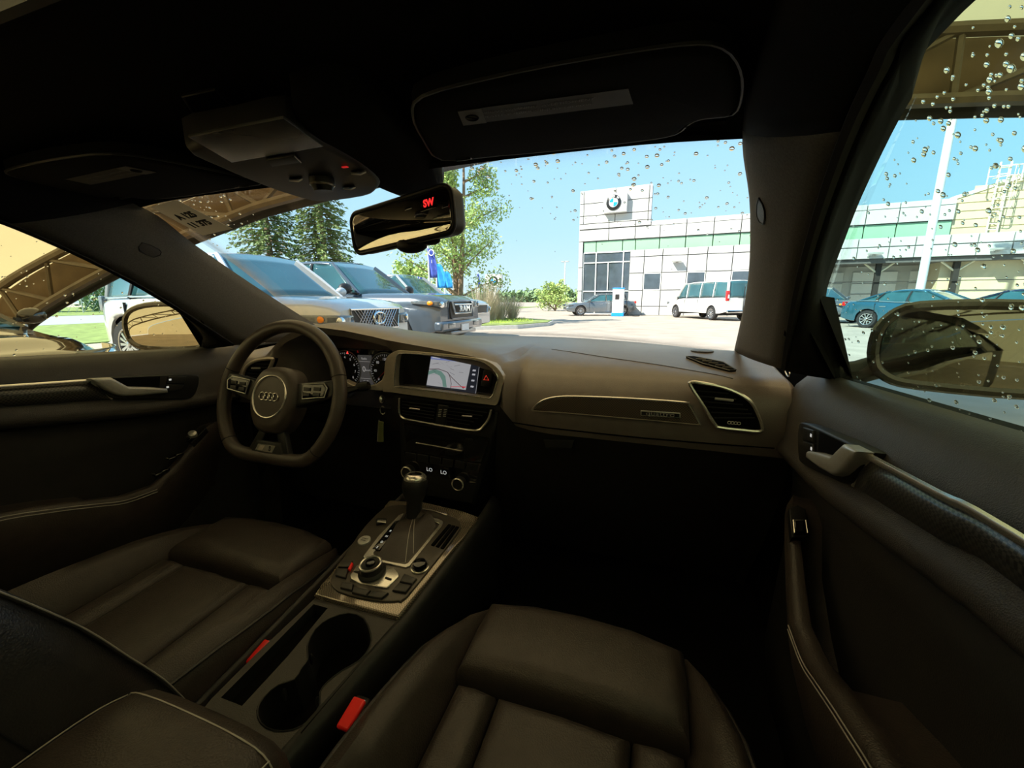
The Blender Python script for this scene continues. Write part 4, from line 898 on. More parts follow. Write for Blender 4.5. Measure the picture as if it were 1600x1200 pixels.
MB().tube([c+V((.0155*math.cos(k), .0155*math.sin(k), -.006)) for k in [6.28*i/24 for i in range(24)]], .0016, 6, closed=True).build('dial_ring', MT['chrome'], dl)
for a, b, w in ((462, 279, .012), (560, 268, .012), (545, 292, .012)):
    c = P(a, b, z=1.290); MB().ell(c, (w, .005, .002), 12, 6).build('reading_light_button', MT['gloss'], o_)
    MB().tube([c+V((-w, 0, -.002)), c+V((0, .004, -.003)), c+V((w, 0, -.002))], .0009, 5).build('button_trim', MT['alu'], o_)
c = P(539, 261, z=1.289); MB().box(c, (.008, .004, .001)).build('airbag_light', M_('red_airbag_light', (.4, .01, .01), .4, emit=(.8, .02, .02), es=.25), o_, smooth=False)
# rearview mirror
rm_ = thing('rearview_mirror', (.02, .62, 1.28), 'black frameless rearview mirror with red compass reading under the windscreen top', 'mirror')
n = V((-.24, -.97, -.02)).normalized(); ex = V((.97, -.24, 0)); ez = n.cross(ex)*-1
if ez.z < 0: ez = -ez
tl = math.radians(4.5); ex, ez = ex*math.cos(tl)+ez*math.sin(tl), ez*math.cos(tl)-ex*math.sin(tl)
c = V((.018, .62, 1.2445))
def ro(k, dn=0, a=.118, b=.034): return [c+ex*(x*a*k)+ez*(z*b*(k if k > .95 else k-.06))+n*dn for x, z in ((-1, -.55), (-1, .5), (-.93, .88), (-.8, 1), (.8, 1), (.95, .85), (1, .5), (1, -.5), (.93, -.9), (.8, -1), (-.8, -1), (-.94, -.88))]
RR = lambda a, b, r, dn: rrect(c+n*dn, ex, ez, a, b, r)
hs = MB().pillow(RR(.120, .035, .018, 0), -n, .036, .016, seg=5).build('mirror_housing', MT['black'], rm_)
MB().tube(RR(.120, .035, .018, 0), .0035, 8, closed=True).build('housing_rim', MT['black'], hs)
gl_ = MB().pillow(RR(.115, .0305, .014, -.002), n, .004, .001).build('mirror_glass', MT['mirror'], rm_)
MB().pillow([c+ex*x+ez*z+n*.0015 for x, z in ((.055, .006), (.092, .006), (.092, .026), (.055, .026))], n, .0012, .0005).build('compass_window', MT['gloss'], gl_)
text('compass_reading', 'SW', .0145, c+ex*.074+ez*.0155+n*.0032, ex, ez, M_('red_led', (.6, .01, .01), .5, emit=(1, .03, .03), es=.5), gl_, .0002, bold=.0006)
MB().tube(spline([c-n*.03+ez*.01, c-n*.05+ez*.035, V((.0, .655, 1.276))], 4), .012, 8).build('mirror_arm', MT['black'], rm_)
MB().ell(c-ez*.036-n*.012+ex*.012, (.030, .016, .014), 14, 8).build('sensor_pod', MT['black'], rm_); MB().ell(c-ez*.034-n*.018+ex*.05, (.018, .012, .008), 12, 6).build('button_pod', MT['black'], rm_)
# ================================================================== dashboard
db = thing('dashboard', (0, 1.0, .4), 'dark soft dashboard with graphite trim, vents and centre screen', 'dashboard')
def yc(x): return 1.48-.80*x*x
def drv(rz, ry=.815, dep=.955, zt=.985, zbm=.875):
    return [(1.30, .985), (1.12, max(.995, rz-.03)), (.96, rz-.004), (.865, rz), (ry, rz-.008), (ry+.004, rz-.024), (dep-.02 if dep > .9 else dep-.004, rz-.036), (dep, min(zt, rz-.05)), (dep-.006, zbm), (.815, .862), (.87, .72), (1.06, .42)]
def pas(a=0.):   # a = 1 towards the door end
    return [(1.30, .985), (1.12, .994), (lerp(.98, .92, a), lerp(.988, .980, a)), (lerp(.895, .855, a), lerp(.976, .974, a)), (lerp(.842, .825, a), lerp(.956, .964, a)), (lerp(.812, .81, a), lerp(.928, .945, a)), (.803, .90), (.803, .868), (.815, .840), (.85, .79), (.93, .62), (1.06, .42)]
KS = [(-.675, pas(1)), (-.60, pas(1)), (-.56, [(y, z+.006 if i in (2, 3, 4) else z) for i, (y, z) in enumerate(pas(1))]), (-.50, drv(1.018, .815, .84, .96, .88)), (-.48, drv(1.032, .815, .86)), (-.465, drv(1.040, .815, .955)), (-.42, drv(1.056)), (-.36, drv(1.062)), (-.28, drv(1.055)), (-.20, drv(1.043)), (-.168, drv(1.037)), (-.162, drv(1.036, .815, .84, .99, .90)), (-.10, drv(1.028, .815, .84, .985, .90)), (-.02, drv(1.018, .815, .84, .975, .895)), (.06, drv(1.006, .815, .84, .965, .89)), (.095, drv(.996, .815, .838, .95, .89)), (.115, drv(.982, .815, .832, .94, .89)),
      (.130, [(1.30, .985), (1.12, .995), (.97, .988), (.885, .980), (.835, .966), (.815, .945), (.808, .925), (.806, .905), (.808, .885), (.815, .862), (.87, .72), (1.06, .42)]),
      (.148, [(1.30, .985), (1.12, .994), (.985, .986), (.92, .974), (.875, .955), (.85, .932), (.838, .905), (.835, .87), (.84, .842), (.86, .79), (.93, .62), (1.06, .42)]),
      (.185, [(y+.012 if 2 < i < 9 else y, z) for i, (y, z) in enumerate(pas(0))]), (.24, pas(0)), (.40, pas(.1)), (.50, pas(.7)), (.58, pas(1)), (.66, pas(1)), (.678, [(y+.03 if i < 9 else y, z-.012) for i, (y, z) in enumerate(pas(1))])]
XS = sorted(set([round(-.675+i*.0226, 4) for i in range(60)]+[k[0] for k in KS]))
rows = []
for x in XS:
    for (x0, a), (x1, b) in zip(KS, KS[1:]):
        if x0 <= x <= x1+1e-9:
            t = (x-x0)/(x1-x0); pr = [(lerp(p[0], r[0], t), lerp(p[1], r[1], t)) for p, r in zip(a, b)]; break
    pts = [V((x, yc(x), .985))]+[V((x, min(y, yc(x)-.03*(2-i)) if i < 2 else y, z)) for i, (y, z) in enumerate(pr) if i > 0]
    # densify the visible roll with a spline through the first points
    top = spline(pts[:5], 3); rows.append(top+pts[5:])
dmb = MB().grid(rows); NR = len(rows[0])
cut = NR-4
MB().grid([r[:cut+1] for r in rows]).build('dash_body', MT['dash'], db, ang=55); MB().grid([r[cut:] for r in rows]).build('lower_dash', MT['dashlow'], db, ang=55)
from mathutils.bvhtree import BVHTree
DBV = BVHTree.FromPolygons([V(p) for p in dmb.v], dmb.f)
def OD(a, b, off=.002):   # where a line of sight meets the dashboard skin
    d = ray(a, b).normalized(); h = DBV.ray_cast(CAM, d); return (h[0] if h[0] is not None else CAM+d*1.1)-d*off
# seam between top pad and front roll, passenger side
sp_ = [OD(a, b, .0) for a, b in ((862, 546), (905, 552), (950, 559), (1000, 566), (1040, 572), (1080, 579), (1120, 586), (1145, 592))]
MB().tube(spline(sp_, 4), .0011, 5).build('pad_seam', MT['black'], db)
# side defroster slot and speaker on the top
sl = [OD(a, b, .003) for a, b in ((1072, 559), (1085, 559), (1130, 568), (1150, 580), (1140, 581), (1098, 570))]
ds = MB().pillow(sl, (0, 0, 1), .003, .001, base=-.004).build('defroster_slot', MT['void'], db)
MB().tube([p+V((0, 0, .003)) for p in sl], .0012, 5, closed=True).build('slot_rim', MT['dashtop'], ds)
for k in range(5):
    a = lerp(sl[0], sl[4], .25+.15*k); b = lerp(sl[1], sl[3], .30+.15*k); MB().tube([a+V((0, 0, .004)), b+V((0, 0, .004))], .002, 5).build('slot_fin', MT['dashtop'], ds)
c = OD(1097, 549, .0); MB().lathe([(.026, -.01), (.026, .003), (.022, .004)], c+V((0, 0, -.001)), (0, 0, 1), 20).build('light_sensor', MT['dashtop'], db)
# top pad (slightly glossier plate nearer the glass)
tpo = [P(a, b, z=.990) for a, b in ((856, 543), (905, 533), (1060, 546), (1085, 556), (1060, 560))]
# ---- trim strip on the passenger side
YT = .797
po = lambda a, b, y=YT: P(a, b, y=y)
su = [po(a, b) for a, b in ((832, 640), (840, 631), (852, 624), (870, 620), (900, 619), (980, 622), (1068, 628), (1076, 632), (1086, 648), (1094, 663))]
sb_ = [po(a, b) for a, b in ((1094, 663), (1030, 657), (950, 650), (880, 644), (832, 641))]
MB().pillow(spline(su, 3)[:-1]+sb_, (0, -1, 0), .004, .002, base=-.02).build('trim_inlay', MT['carbon'], db)
MB().tube([p+V((0, -.004, 0)) for p in spline(su, 3)], .0022, 6).build('trim_strip', MT['chrome'], db)
MB().tube([p+V((0, -.003, 0)) for p in sb_], .0012, 6).build('trim_lower_strip', MT['graph'], db)
bq = [po(a, b, .792) for a, b in ((1001, 641), (1063, 645), (1063, 653), (1001, 649))]
bqo = MB().pillow(bq, (0, -1, 0), .002, .0008).build('badge', MT['alu'], db)
bi = inset(ccw(bq, V((0, -1, 0))), V((0, -1, 0)), .0014); MB().prism([p+V((0, -.0021, 0)) for p in bi], (0, -.0003, 0)).build('badge_field', MT['black'], bqo, smooth=False)
text('badge_letters', 'quattro', .0125, sum(bq, V((0, 0, 0)))/4+V((0, -.0026, .0005)), bq[1]-bq[0], (0, 0, 1), MT['chrome'], bqo, .0003, sx=1.35, bold=.0002)
# ---- side vents (right and its mirror image on the left)
vo = [po(a, b) for a, b in ((1078, 601), (1082, 597), (1095, 598), (1130, 605), (1160, 618), (1176, 632), (1186, 652), (1190, 668), (1185, 673), (1160, 671), (1125, 667), (1116, 661), (1098, 632))]
for s in (1, -1):
    o = mir(spline(vo, 3, True), s)
    vt = MB().pillow(o, (0, -1, 0), .0025, .001, base=-.012).build('side_vent', MT['void'], db)
    MB().tube([p+V((0, -.004, 0)) for p in o], .0034 if s > 0 else .0045, 8, closed=True).build('vent_frame', MT['chrome'] if s > 0 else MT['graph'], vt)
    for k in range(6):
        t = .12+.135*k; l = lerp(po(1080, 602), po(1121, 664), t); r = lerp(lerp(po(1130, 605), po(1170, 622), t*1.3 if t < .7 else 1), po(1186, 660), t)
        l += V((.004, -.0035, 0)); r += V((-.004, -.0035, 0))
        MB().prism(mir([l, r, r+V((0, .006, .003)), l+V((0, .006, .003))], s), (0, 0, -.0018)).build('vent_slat', MT['black'], vt, smooth=False)
    a, b = mir([po(1117, 623, .788), po(1146, 626, .788)], s); MB().tube([a, b], .0022, 6).build('vent_tab', MT['alu'], vt)
    a = mir([po(1147, 661, .79)], s)[0]
    for k in range(4): MB().tube([a+V((s*(k-1.5)*.005+.003*math.cos(t), 0, .0025*math.sin(t))) for t in [6.28*i/10 for i in range(10)]], .0006, 4, closed=True).build('vent_wheel_mark', MT['alu'], vt)
# ---- glovebox
gb = [P(a, b, y=.812) for a, b in ((848, 688), (897, 689), (893, 703), (852, 702))]
gbn = V((0, -1, .15)).normalized(); MB().pillow([p+V((0, .008, 0)) for p in gb], gbn, .004, .002).build('glovebox_latch', MT['black'], db)
MB().tube([P(a, b, y=.807) for a, b in ((800, 660), (850, 668), (1000, 684), (1120, 694), (1210, 700))], .0015, 5).build('glovebox_seam', MT['void'], db)
# ---- driver's instrument cluster
YG = .945
cl = MB().prism([V((-.455, YG, .872)), V((-.18, YG, .872)), V((-.18, YG+.006, .985)), V((-.455, YG+.006, .985))], (0, .01, 0)).build('instrument_cluster', MT['gloss'], db, smooth=False)
glo = M_('dial_print', (.5, .5, .5), .5, emit=(.85, .82, .8), es=.14)
for cx_, nums in ((-.262, range(0, 280, 40)), (-.395, range(0, 9))):
    c = V((cx_, YG-.002, .928)); R0 = .050
    dv = MB().lathe([(R0, 0), (R0, .003)], c, (0, -1, 0), 32).build('dial', MT['black'], cl)
    MB().tube([c+V((R0*1.04*math.cos(k), -.003, R0*1.04*math.sin(k))) for k in [6.28*i/36 for i in range(36)]], .0014, 6, closed=True).build('dial_ring', MT['alu'], dv)
    nl = list(nums); tk = MB()
    for i in range(33):
        a = math.radians(225-270*i/32); r0 = .043 if i % 4 else .040; d = V((math.cos(a), 0, math.sin(a))); p = V((-math.sin(a), 0, math.cos(a)))*.0004
        tk.add([c+d*r0-p+V((0, -.0035, 0)), c+d*r0+p+V((0, -.0035, 0)), c+d*.047+p+V((0, -.0035, 0)), c+d*.047-p+V((0, -.0035, 0))], [(0, 1, 2, 3)])
    tk.build('dial_ticks', glo, dv, smooth=False)
    for i, nn in enumerate(nl):
        a = math.radians(225-270*i/(len(nl)-1)); text('dial_number', str(nn), .0095, c+V((.033*math.cos(a), -.0036, .033*math.sin(a))), (1, 0, 0), (0, 0, 1), glo, dv, .0001)
    a = math.radians(222); MB().prism([c+V((0, -.006, .001)), c+V((.04*math.cos(a), -.006, .04*math.sin(a))), c+V((0, -.006, -.001))], (0, -.0008, 0)).build('needle', MT['red'], dv, smooth=False)
dp = MB().box((-.329, YG-.003, .928), (.044, .004, .082)).build('trip_display', M_('grey_display', (.03, .03, .03), .3, emit=(.32, .30, .28), es=.06), cl, smooth=False)
text('speed_reading', '0', .022, (-.332, YG-.006, .930), (1, 0, 0), (0, 0, 1), glo, dp, .0001); text('speed_unit', 'km/h', .008, (-.318, YG-.006, .928), (1, 0, 0), (0, 0, 1), glo, dp, .0001)
text('display_line', 'Radio', .008, (-.329, YG-.006, .960), (1, 0, 0), (0, 0, 1), glo, dp, .0001); text('display_line', '12:47', .008, (-.329, YG-.006, .896), (1, 0, 0), (0, 0, 1), glo, dp, .0001)
for z in (.952, .904): MB().box((-.329, YG-.0055, z), (.040, .0004, .0006)).build('display_rule', glo, dp, smooth=False)
a = P(543, 551, y=.93); MB().prism([a+V((-.003, 0, -.003)), a+V((.003, 0, -.003)), a+V((0, 0, .005))], (0, -.001, 0)).build('warning_light', M_('red_warning', (.5, .02, .02), .5, emit=(1, .05, .04), es=.7), cl, smooth=False)
# ---- centre screen and graphite surround
YS_ = .811; ps = lambda a, b, y=YS_: P(a, b, y=y)
og = spline([ps(a, b) for a, b in ((603, 560), (617, 549), (630, 548), (680, 552), (742, 559), (770, 569), (786, 588), (784, 606), (780, 622), (775, 633), (760, 632), (690, 624), (610, 613), (598, 610), (600, 585))], 3, True)
ig = spline([ps(a, b) for a, b in ((619, 562), (622, 554), (632, 552), (680, 555), (741, 562), (764, 571), (778, 588), (775, 602), (771, 615), (765, 622), (755, 621), (690, 612), (624, 605), (617, 602), (617, 584))], 3, True)
sr = MB().ringplate(og, ig, (0, .03, 0)).build('screen_surround', MT['graph'], db, bevel=.002)
MB().tube([p+V((0, -.001, 0)) for p in ig], .0012, 6, closed=True).build('surround_bright_edge', MT['chrome'], sr)
bz = MB().prism([p+V((0, .018, 0)) for p in ig], (0, .008, 0)).build('screen_bezel', MT['gloss'], db, smooth=False)
und = [ps(a, b) for a, b in ((598, 611), (602, 580), (596, 594), (586, 601), (570, 604), (552, 602), (536, 594), (536, 602), (560, 607))]
MB().prism(und, (0, .02, 0)).build('cluster_trim', MT['graph'], db, bevel=.002)
sc4 = [ps(a, b, .8275) for a, b in ((674, 555), (750, 562), (743, 615), (666, 604))]
def sq(u, v): return lerp(lerp(sc4[0], sc4[1], u), lerp(sc4[3], sc4[2], u), v)
def scr(n, c, s_=.30): return M_(n, tuple(k*.1 for k in c), .3, emit=c, es=s_, var=0)
sM = dict(bg=scr('map_ground', (.50, .50, .52)), top=scr('map_header', (.20, .25, .55)), side=scr('map_sidebar', (.02, .022, .03)), riv=scr('map_river', (.18, .32, .27)), road=scr('map_road', (.13, .09, .10)), lite=scr('map_street', (.30, .30, .33)), mark=scr('map_marker', (.75, .02, .05)), txt=scr('map_text', (.04, .04, .05)), wt=scr('map_white', (.6, .6, .65)))
sc = MB().prism(sc4, (0, .003, 0)).build('navigation_screen', sM['bg'], db, smooth=False)
def spoly(n, pts, m, dz): return MB().prism([sq(u, v)+V((0, -.0002-dz, 0)) for u, v in pts], (0, -.0001, 0)).build(n, m, sc, smooth=False)
spoly('map_header', ((0, 0), (1, 0), (1, .12), (0, .12)), sM['top'], 0)
spoly('map_sidebar', ((.84, .12), (1, .12), (1, 1), (.80, 1)), sM['side'], .0001); spoly('map_footer', ((0, .95), (.82, .93), (.81, 1), (0, 1)), sM['side'], .0002)
spoly('map_river', ((0, .50), (.12, .42), (.26, .46), (.36, .60), (.40, .82), (.42, .93), (.34, .93), (.31, .75), (.24, .60), (.12, .54), (0, .62)), sM['riv'], 0)
def sline(n, pts, r, m): return MB().tube([sq(u, v)+V((0, -.0005, 0)) for u, v in pts], r, 4).build(n, m, sc)
sline('map_road', ((0, .44), (.2, .40), (.38, .46), (.5, .62), (.66, .80), (.76, .9)), .0009, sM['road']); sline('map_road', ((.40, .47), (.46, .62), (.50, .80), (.50, .94)), .0008, sM['road']); sline('map_road', ((.5, .90), (.65, .86), (.8, .84)), .0007, sM['mark'])
rn = random.Random(9)
for i in range(14):
    u, v = rn.uniform(.05, .7), rn.uniform(.15, .4) if i < 8 else rn.uniform(.4, .9); sline('map_street', ((u, v), (u+rn.uniform(.05, .14), v+rn.uniform(-.08, .08))), .0003, sM['txt'] if i % 2 else sM['lite'])
spoly('map_marker', ((.72, .83), (.80, .85), (.74, .89)), sM['mark'], .0005)
for v in (.3, .42, .6, .78): spoly('sidebar_item', ((.89, v), (.95, v), (.945, v+.05), (.885, v+.05)), sM['wt'], .0004)
spoly('header_text', ((.03, .03), (.2, .03), (.2, .08), (.03, .08)), sM['wt'], .0004)
hz_ = [ps(a, b, .825) for a, b in ((757, 577), (771, 579), (766, 605), (752, 602))]
hb = MB().pillow(hz_, (0, -1, 0), .006, .003).build('hazard_button', MT['black'], db)
c = sum(hz_, V((0, 0, 0)))/4+V((0, -.0065, .001)); MB().tube([c+V((-.006, 0, -.004)), c+V((.006, 0, -.004)), c+V((0, 0, .006))], .0008, 5, closed=True).build('hazard_triangle', M_('red_hazard_mark', (.7, .05, .03), .4, emit=(.9, .06, .03), es=.35), hb)
# ---- centre stack
st_ = thing('centre_stack', (0, .85, .55), 'black centre stack with twin vents, disc slot and climate controls', 'centre stack')
fp = [V((-.137, .812, .893)), V((.118, .812, .880)), V((.100, .806, .80)), V((.062, .79, .66)), V((-.128, .79, .66))]
MB().prism(fp, (0, .25, -.06)).build('stack_body', MT['black'], st_, bevel=.006)
YV = .800; pv = lambda a, b, y=YV: P(a, b, y=y)
cv = [pv(a, b) for a, b in ((625, 622), (690, 629), (768, 640), (765, 652), (757, 664), (744, 672), (700, 666), (650, 657), (632, 653), (625, 643))]
ve = MB().pillow(spline(cv, 2, True), (0, -1, 0), .002, .001, base=-.01).build('centre_vents', MT['void'], st_)
MB().tube([p+V((0, -.003, 0)) for p in spline(cv[2:]+cv[:1], 3)], .0026, 6).build('vent_frame', MT['chrome'], ve)
for k in range(5):
    v = .14+.17*k
    for x0, x1 in ((.03, .42), (.56, .97-.03*k)):
        a0 = lerp(lerp(cv[0], cv[2], x0), lerp(pv(626, 650), pv(752, 672), x0), v); b0 = lerp(lerp(cv[0], cv[2], x1), lerp(pv(626, 650), pv(752, 672), x1), v)
        a0.y = b0.y = YV-.003; MB().prism([a0, b0, b0+V((0, .008, .003)), a0+V((0, .008, .003))], (0, 0, -.0016)).build('vent_slat', MT['black'], ve, smooth=False)
for a, b in (((640, 638), (656, 640)), ((722, 650), (738, 651))): MB().tube([pv(*a, .792), pv(*b, .792)], .0017, 6).build('vent_tab', MT['chrome'], ve)
dv_ = MB().pillow([pv(a, b, .797) for a, b in ((686, 632), (701, 634), (697, 664), (681, 661))], (0, -1, 0), .004, .001).build('vent_divider', MT['black'], ve)
for a in (688, 696):
    for k in range(5): MB().box(pv(a-.4*k, 640+k*2.6, .7915), (.0065, .002, .0012)).build('vent_wheel_ridge', MT['alu'], dv_, smooth=False)
ra = MB().prism([pv(a, b, .7985) for a, b in ((632, 660), (765, 684), (752, 722), (636, 703))], (0, -.002, 0)).build('radio_panel', MT['gloss'], st_, smooth=False)
MB().tube([pv(650, 692, .795), pv(722, 704.5, .795)], .0013, 6).build('slot_trim', MT['chrome'], ra)
MB().tube([pv(651, 682, .795), pv(725, 693, .795)], .0016, 5).build('disc_slot', MT['void'], ra)
for a, b in ((641, 672), (645, 675), (730, 686), (736, 687)): MB().box(pv(a, b, .7955), (.008, .001, .004)).build('radio_key', MT['black'], ra, smooth=False)
hv = MB().prism([pv(a, b, .797) for a, b in ((632, 704), (752, 724), (738, 775), (636, 750))], (0, -.002, 0)).build('climate_panel', MT['gloss'], st_, smooth=False)
for k in range(6): MB().pillow([pv(a, b, .7945) for a, b in ((634+k*19.5, 706+k*3.2), (650+k*19.5, 709+k*3.2), (650+k*19, 720+k*3.2), (635+k*19, 717+k*3.2))], (0, -1, 0), .003, .001).build('climate_key', MT['black'], hv)
for a, b in ((671, 734), (693, 738.5)): text('temperature_reading', 'LO', .0125, pv(a, b, .7945), (1, -.0, -.05), (0, 0, 1), M_('white_led', (.6, .6, .6), .5, emit=(.9, .9, .9), es=.22), hv, .0001)
for a, b in ((641, 735), (720, 753)):
    c = pv(a, b, .795); kn = MB().lathe([(.0145, 0), (.0145, .012), (.012, .018), (.008, .018)], c, (0, -1, .1), 24).build('climate_knob', MT['black'], hv)
    MB().tube([c+V((.0135*math.cos(t), -.0165, .0135*math.sin(t)+.001)) for t in [6.28*i/24 for i in range(24)]], .0022, 6, closed=True).build('knob_ring', MT['chrome'], kn)
for k in range(3): MB().box(pv(676+k*14, 757+k*2.6, .7945), (.012, .002, .006)).build('fan_key', MT['black'], hv, smooth=False)
# knee panel left of the stack, steering column and stalk, key
kn_ = MB().prism([V((-.62, .845, .855)), V((-.14, .83, .858)), V((-.135, .80, .66)), V((-.16, .90, .52)), V((-.62, .92, .52))], (0, .05, 0)).build('knee_panel', MT['frame'], db, bevel=.01)
co = thing('steering_column', (-.37, .80, .86), 'black steering column shroud with control stalk behind the wheel', 'steering column')
WC = V((-.37, .69, .902)); TA = math.radians(19); E2 = V((0, math.sin(TA), math.cos(TA))); WN = V((0, -math.cos(TA), math.sin(TA))); E1 = V((1, 0, 0))
MB().lathe([(.036, .02), (.042, .05), (.05, .16), (.05, .22)], WC, -WN, 20).build('shroud', MT['black'], co)
a = WC-WN*.07; e_ = P(566, 604, y=.80)
MB().tube(spline([a+V((.04, 0, 0)), lerp(a, e_, .55)+V((0, 0, -.006)), e_], 4), lambda t: .007+.004*t, 8, flat=.7).build('control_stalk', MT['black'], co)
MB().lathe([(.010, -.012), (.012, 0), (.012, .012), (.009, .018)], e_, (1, .1, .2), 12).build('stalk_tip', MT['black'], co)
a = V((-.70+.02, 0, 0)); e2_ = WC-WN*.07+V((-.15, 0, .01)); MB().tube([WC-WN*.07+V((-.04, 0, 0)), e2_], .008, 8, flat=.7).build('control_stalk', MT['black'], co)
ky = thing('ignition_key', P(597, 622, y=.83), 'metal key with ring and green tag hanging from the ignition', 'key')
c = P(597, 624, y=.825); MB().ell(c, (.006, .010, .012), 12, 8).build('key_head', MT['chrome'], ky)
c2 = P(598, 641, y=.818); MB().tube([c2+V((.005*math.cos(t), .003*math.cos(t), .010*math.sin(t))) for t in [6.28*i/16 for i in range(16)]], .0011, 6, closed=True).build('key_ring', MT['chrome'], ky)
kt = [P(a, b, y=.818) for a, b in ((593, 658), (600, 659), (600, 690), (592, 690))]; MB().pillow(kt, (0, -1, 0), .005, .002).build('key_tag', M_('olive_tag', (.16, .18, .07), .5), ky)
MB().prism([P(a, b, y=.817) for a, b in ((591, 656), (593, 656), (591, 690), (589, 690))], (0, .001, 0)).build('key_blade', MT['alu'], ky, smooth=False)
# ================================================================== steering wheel
sw = thing('steering_wheel', WC-WN*.02, 'flat bottomed three spoke leather steering wheel with four ring emblem', 'steering wheel')
def wp(x, y, n=0): return WC+E1*x+E2*y+WN*n
ROT = 0.0
rim = []
for i in range(72):
    t = 2*math.pi*i/72; x, y = .169*math.sin(t), .169*math.cos(t)
    if y < -.132: y = -.132-(.002 if abs(x) < .08 else 0)
    rim.append(wp(x, y))
for _ in range(3): rim = [(rim[i-1]+rim[i]*2+rim[(i+1) % 72])/4 for i in range(72)]
MB().tube(rim, .0150, 14, closed=True, up=WN).build('rim', MT['wheel'], sw)
for i in (14, 58, 26, 46):
    a = (rim[i+1]-rim[i-1]).normalized(); u = WN; b = a.cross(u)
    MB().tube([rim[i]+u*.0153*math.cos(k)+b*.0153*math.sin(k) for k in [6.28*j/20 for j in range(20)]], .0009, 5, closed=True).build('rim_seam', MT['rubber'], sw)
hub = spline([wp(x, y) for x, y in ((-.062, .030), (-.040, .062), (0, .070), (.040, .062), (.062, .030), (.066, -.01), (.054, -.050), (.028, -.078), (-.028, -.078), (-.054, -.050), (-.066, -.01))], 4, True)
hp = MB().pillow(hub, WN, .026, .020, base=-.02, seg=5).build('airbag_cover', MT['wheel'], sw)
MB().tube([wp(.047*math.cos(t), .047*math.sin(t), .0265) for t in [6.28*i/40 for i in range(40)]], .0024, 8, closed=True).build('cover_ring', MT['chrome'], hp)
for k in range(4): MB().tube([wp((k-1.5)*.0125+.0085*math.cos(t), .0085*math.sin(t), .0275) for t in [6.28*i/24 for i in range(24)]], .0014, 6, closed=True).build('emblem_ring', MT['chrome'], hp)
for s in (1, -1):
    spk = MB().pillow([wp(s*x, y) for x, y in ((.045, .035), (.10, .042), (.158, .050), (.162, .012), (.12, -.004), (.06, -.018))], WN, .012, .006, base=-.008).build('spoke', MT['black'], sw)
    pdq = [wp(s*x, y, .012) for x, y in ((.078, .034), (.135, .040), (.146, .030), (.142, .010), (.084, .002))]
    pd = MB().pillow(pdq, WN, .006, .003).build('button_pad', MT['gloss'], spk)
    MB().tube([p+WN*.0045 for p in pdq], .0014, 6, closed=True).build('pad_trim', MT['alu'], pd)
    for x, y in ((.095, .024), (.122, .026), (.095, .012), (.122, .014)): MB().pillow([wp(s*(x+dx), y+dy, .018) for dx, dy in ((-.009, -.004), (.009, -.004), (.009, .004), (-.009, .004))], WN, .002, .0008).build('wheel_button', MT['black'], pd)
for s in (1, -1): MB().pillow([wp(s*x, y) for x, y in ((.006, -.06), (.030, -.06), (.060, -.122), (.036, -.128))], WN, .006, .004, base=-.008).build('lower_spoke', MT['black'], sw)
sb2 = MB().pillow([wp(x, y) for x, y in ((-.034, -.098), (.034, -.098), (.050, -.130), (-.050, -.130))], WN, .010, .004, base=-.006).build('lower_badge_plate', MT['black'], sw)
MB().prism([wp(x, y, .0105) for x, y in ((-.024, -.106), (.026, -.106), (.020, -.121), (-.030, -.121))], WN*.002).build('badge', MT['chrome'], sb2, smooth=False)
text('badge_letter', 'S', .014, wp(.012, -.1135, .0128), E1, E2, MT['rubber'], sb2, .0003, bold=.0006); MB().prism([wp(x, y, .0126) for x, y in ((-.018, -.108), (-.004, -.108), (-.010, -.119), (-.024, -.119))], WN*.0004).build('badge_block', MT['graph'], sb2, smooth=False)
# ================================================================== centre console
cs = thing('centre_console', (0, .5, .3), 'dark centre console with carbon edged control plate and cup holders', 'console')
def kz(y): return .600+.14*(y-.30)
KN = V((0, -.14, 1)).normalized(); K0 = V((0, .30, .600))
def K(a, b, h=0): return PL(a, b, K0+KN*h, KN)
MB().prism([V((-.112, .10, .30)), V((-.112, .86, .30)), V((-.112, .86, kz(.86)-.10)), V((-.112, .10, kz(.10)-.10))], (.205, 0, 0)).build('console_body', MT['black'], cs, smooth=False)
def plate_with_holes(name, outer, holes, depth, mat, par, wmat):
    bm = bmesh.new(); ed = []
    for lp in [outer]+holes:
        vs = [bm.verts.new(p) for p in lp]
        for i in range(len(vs)): ed.append(bm.edges.new((vs[i-1], vs[i])))
    bmesh.ops.triangle_fill(bm, use_beauty=True, edges=ed, normal=KN)
    me = bpy.data.meshes.new(name); bm.to_mesh(me); bm.free(); me.materials.append(mat)
    o = bpy.data.objects.new(name, me); COL.objects.link(o); o.parent = par; o.matrix_parent_inverse = Matrix.Translation(-par.location)
    return o
cupo = [(529+a, 1004+b) for a, b in ((48, -30), (50, 0), (40, 28), (15, 48), (-5, 58), (-20, 75), (-32, 92))]
cupl = [(455, 1142), (432, 1142), (410, 1132), (401, 1112), (410, 1090), (430, 1072), (458, 1062), (468, 1050), (480, 1032), (479, 1012), (490, 985), (515, 965), (545, 959), (568, 965), (579, 985)]
cup = spline([K(a, b) for a, b in ((579, 990), (578, 1010), (562, 1032), (535, 1048), (512, 1066), (500, 1082), (500, 1102), (485, 1125), (458, 1141), (428, 1142), (408, 1131), (402, 1110), (412, 1090), (435, 1070), (460, 1062), (470, 1045), (481, 1030), (480, 1010), (492, 984), (516, 966), (545, 958), (568, 966))], 2, True)
slot = [K(a, b) for a, b in ((345, 1090), (425, 1010), (490, 944), (512, 950), (450, 1025), (378, 1103))]
outer = [K(a, b) for a, b in ((330, 1092), (400, 1022), (492, 935), (624, 971), (612, 985), (507, 1103), (455, 1160), (420, 1200), (300, 1130))]
cp = plate_with_holes('cup_holder_plate', outer, [cup, slot], .05, MT['door'], cs, None)
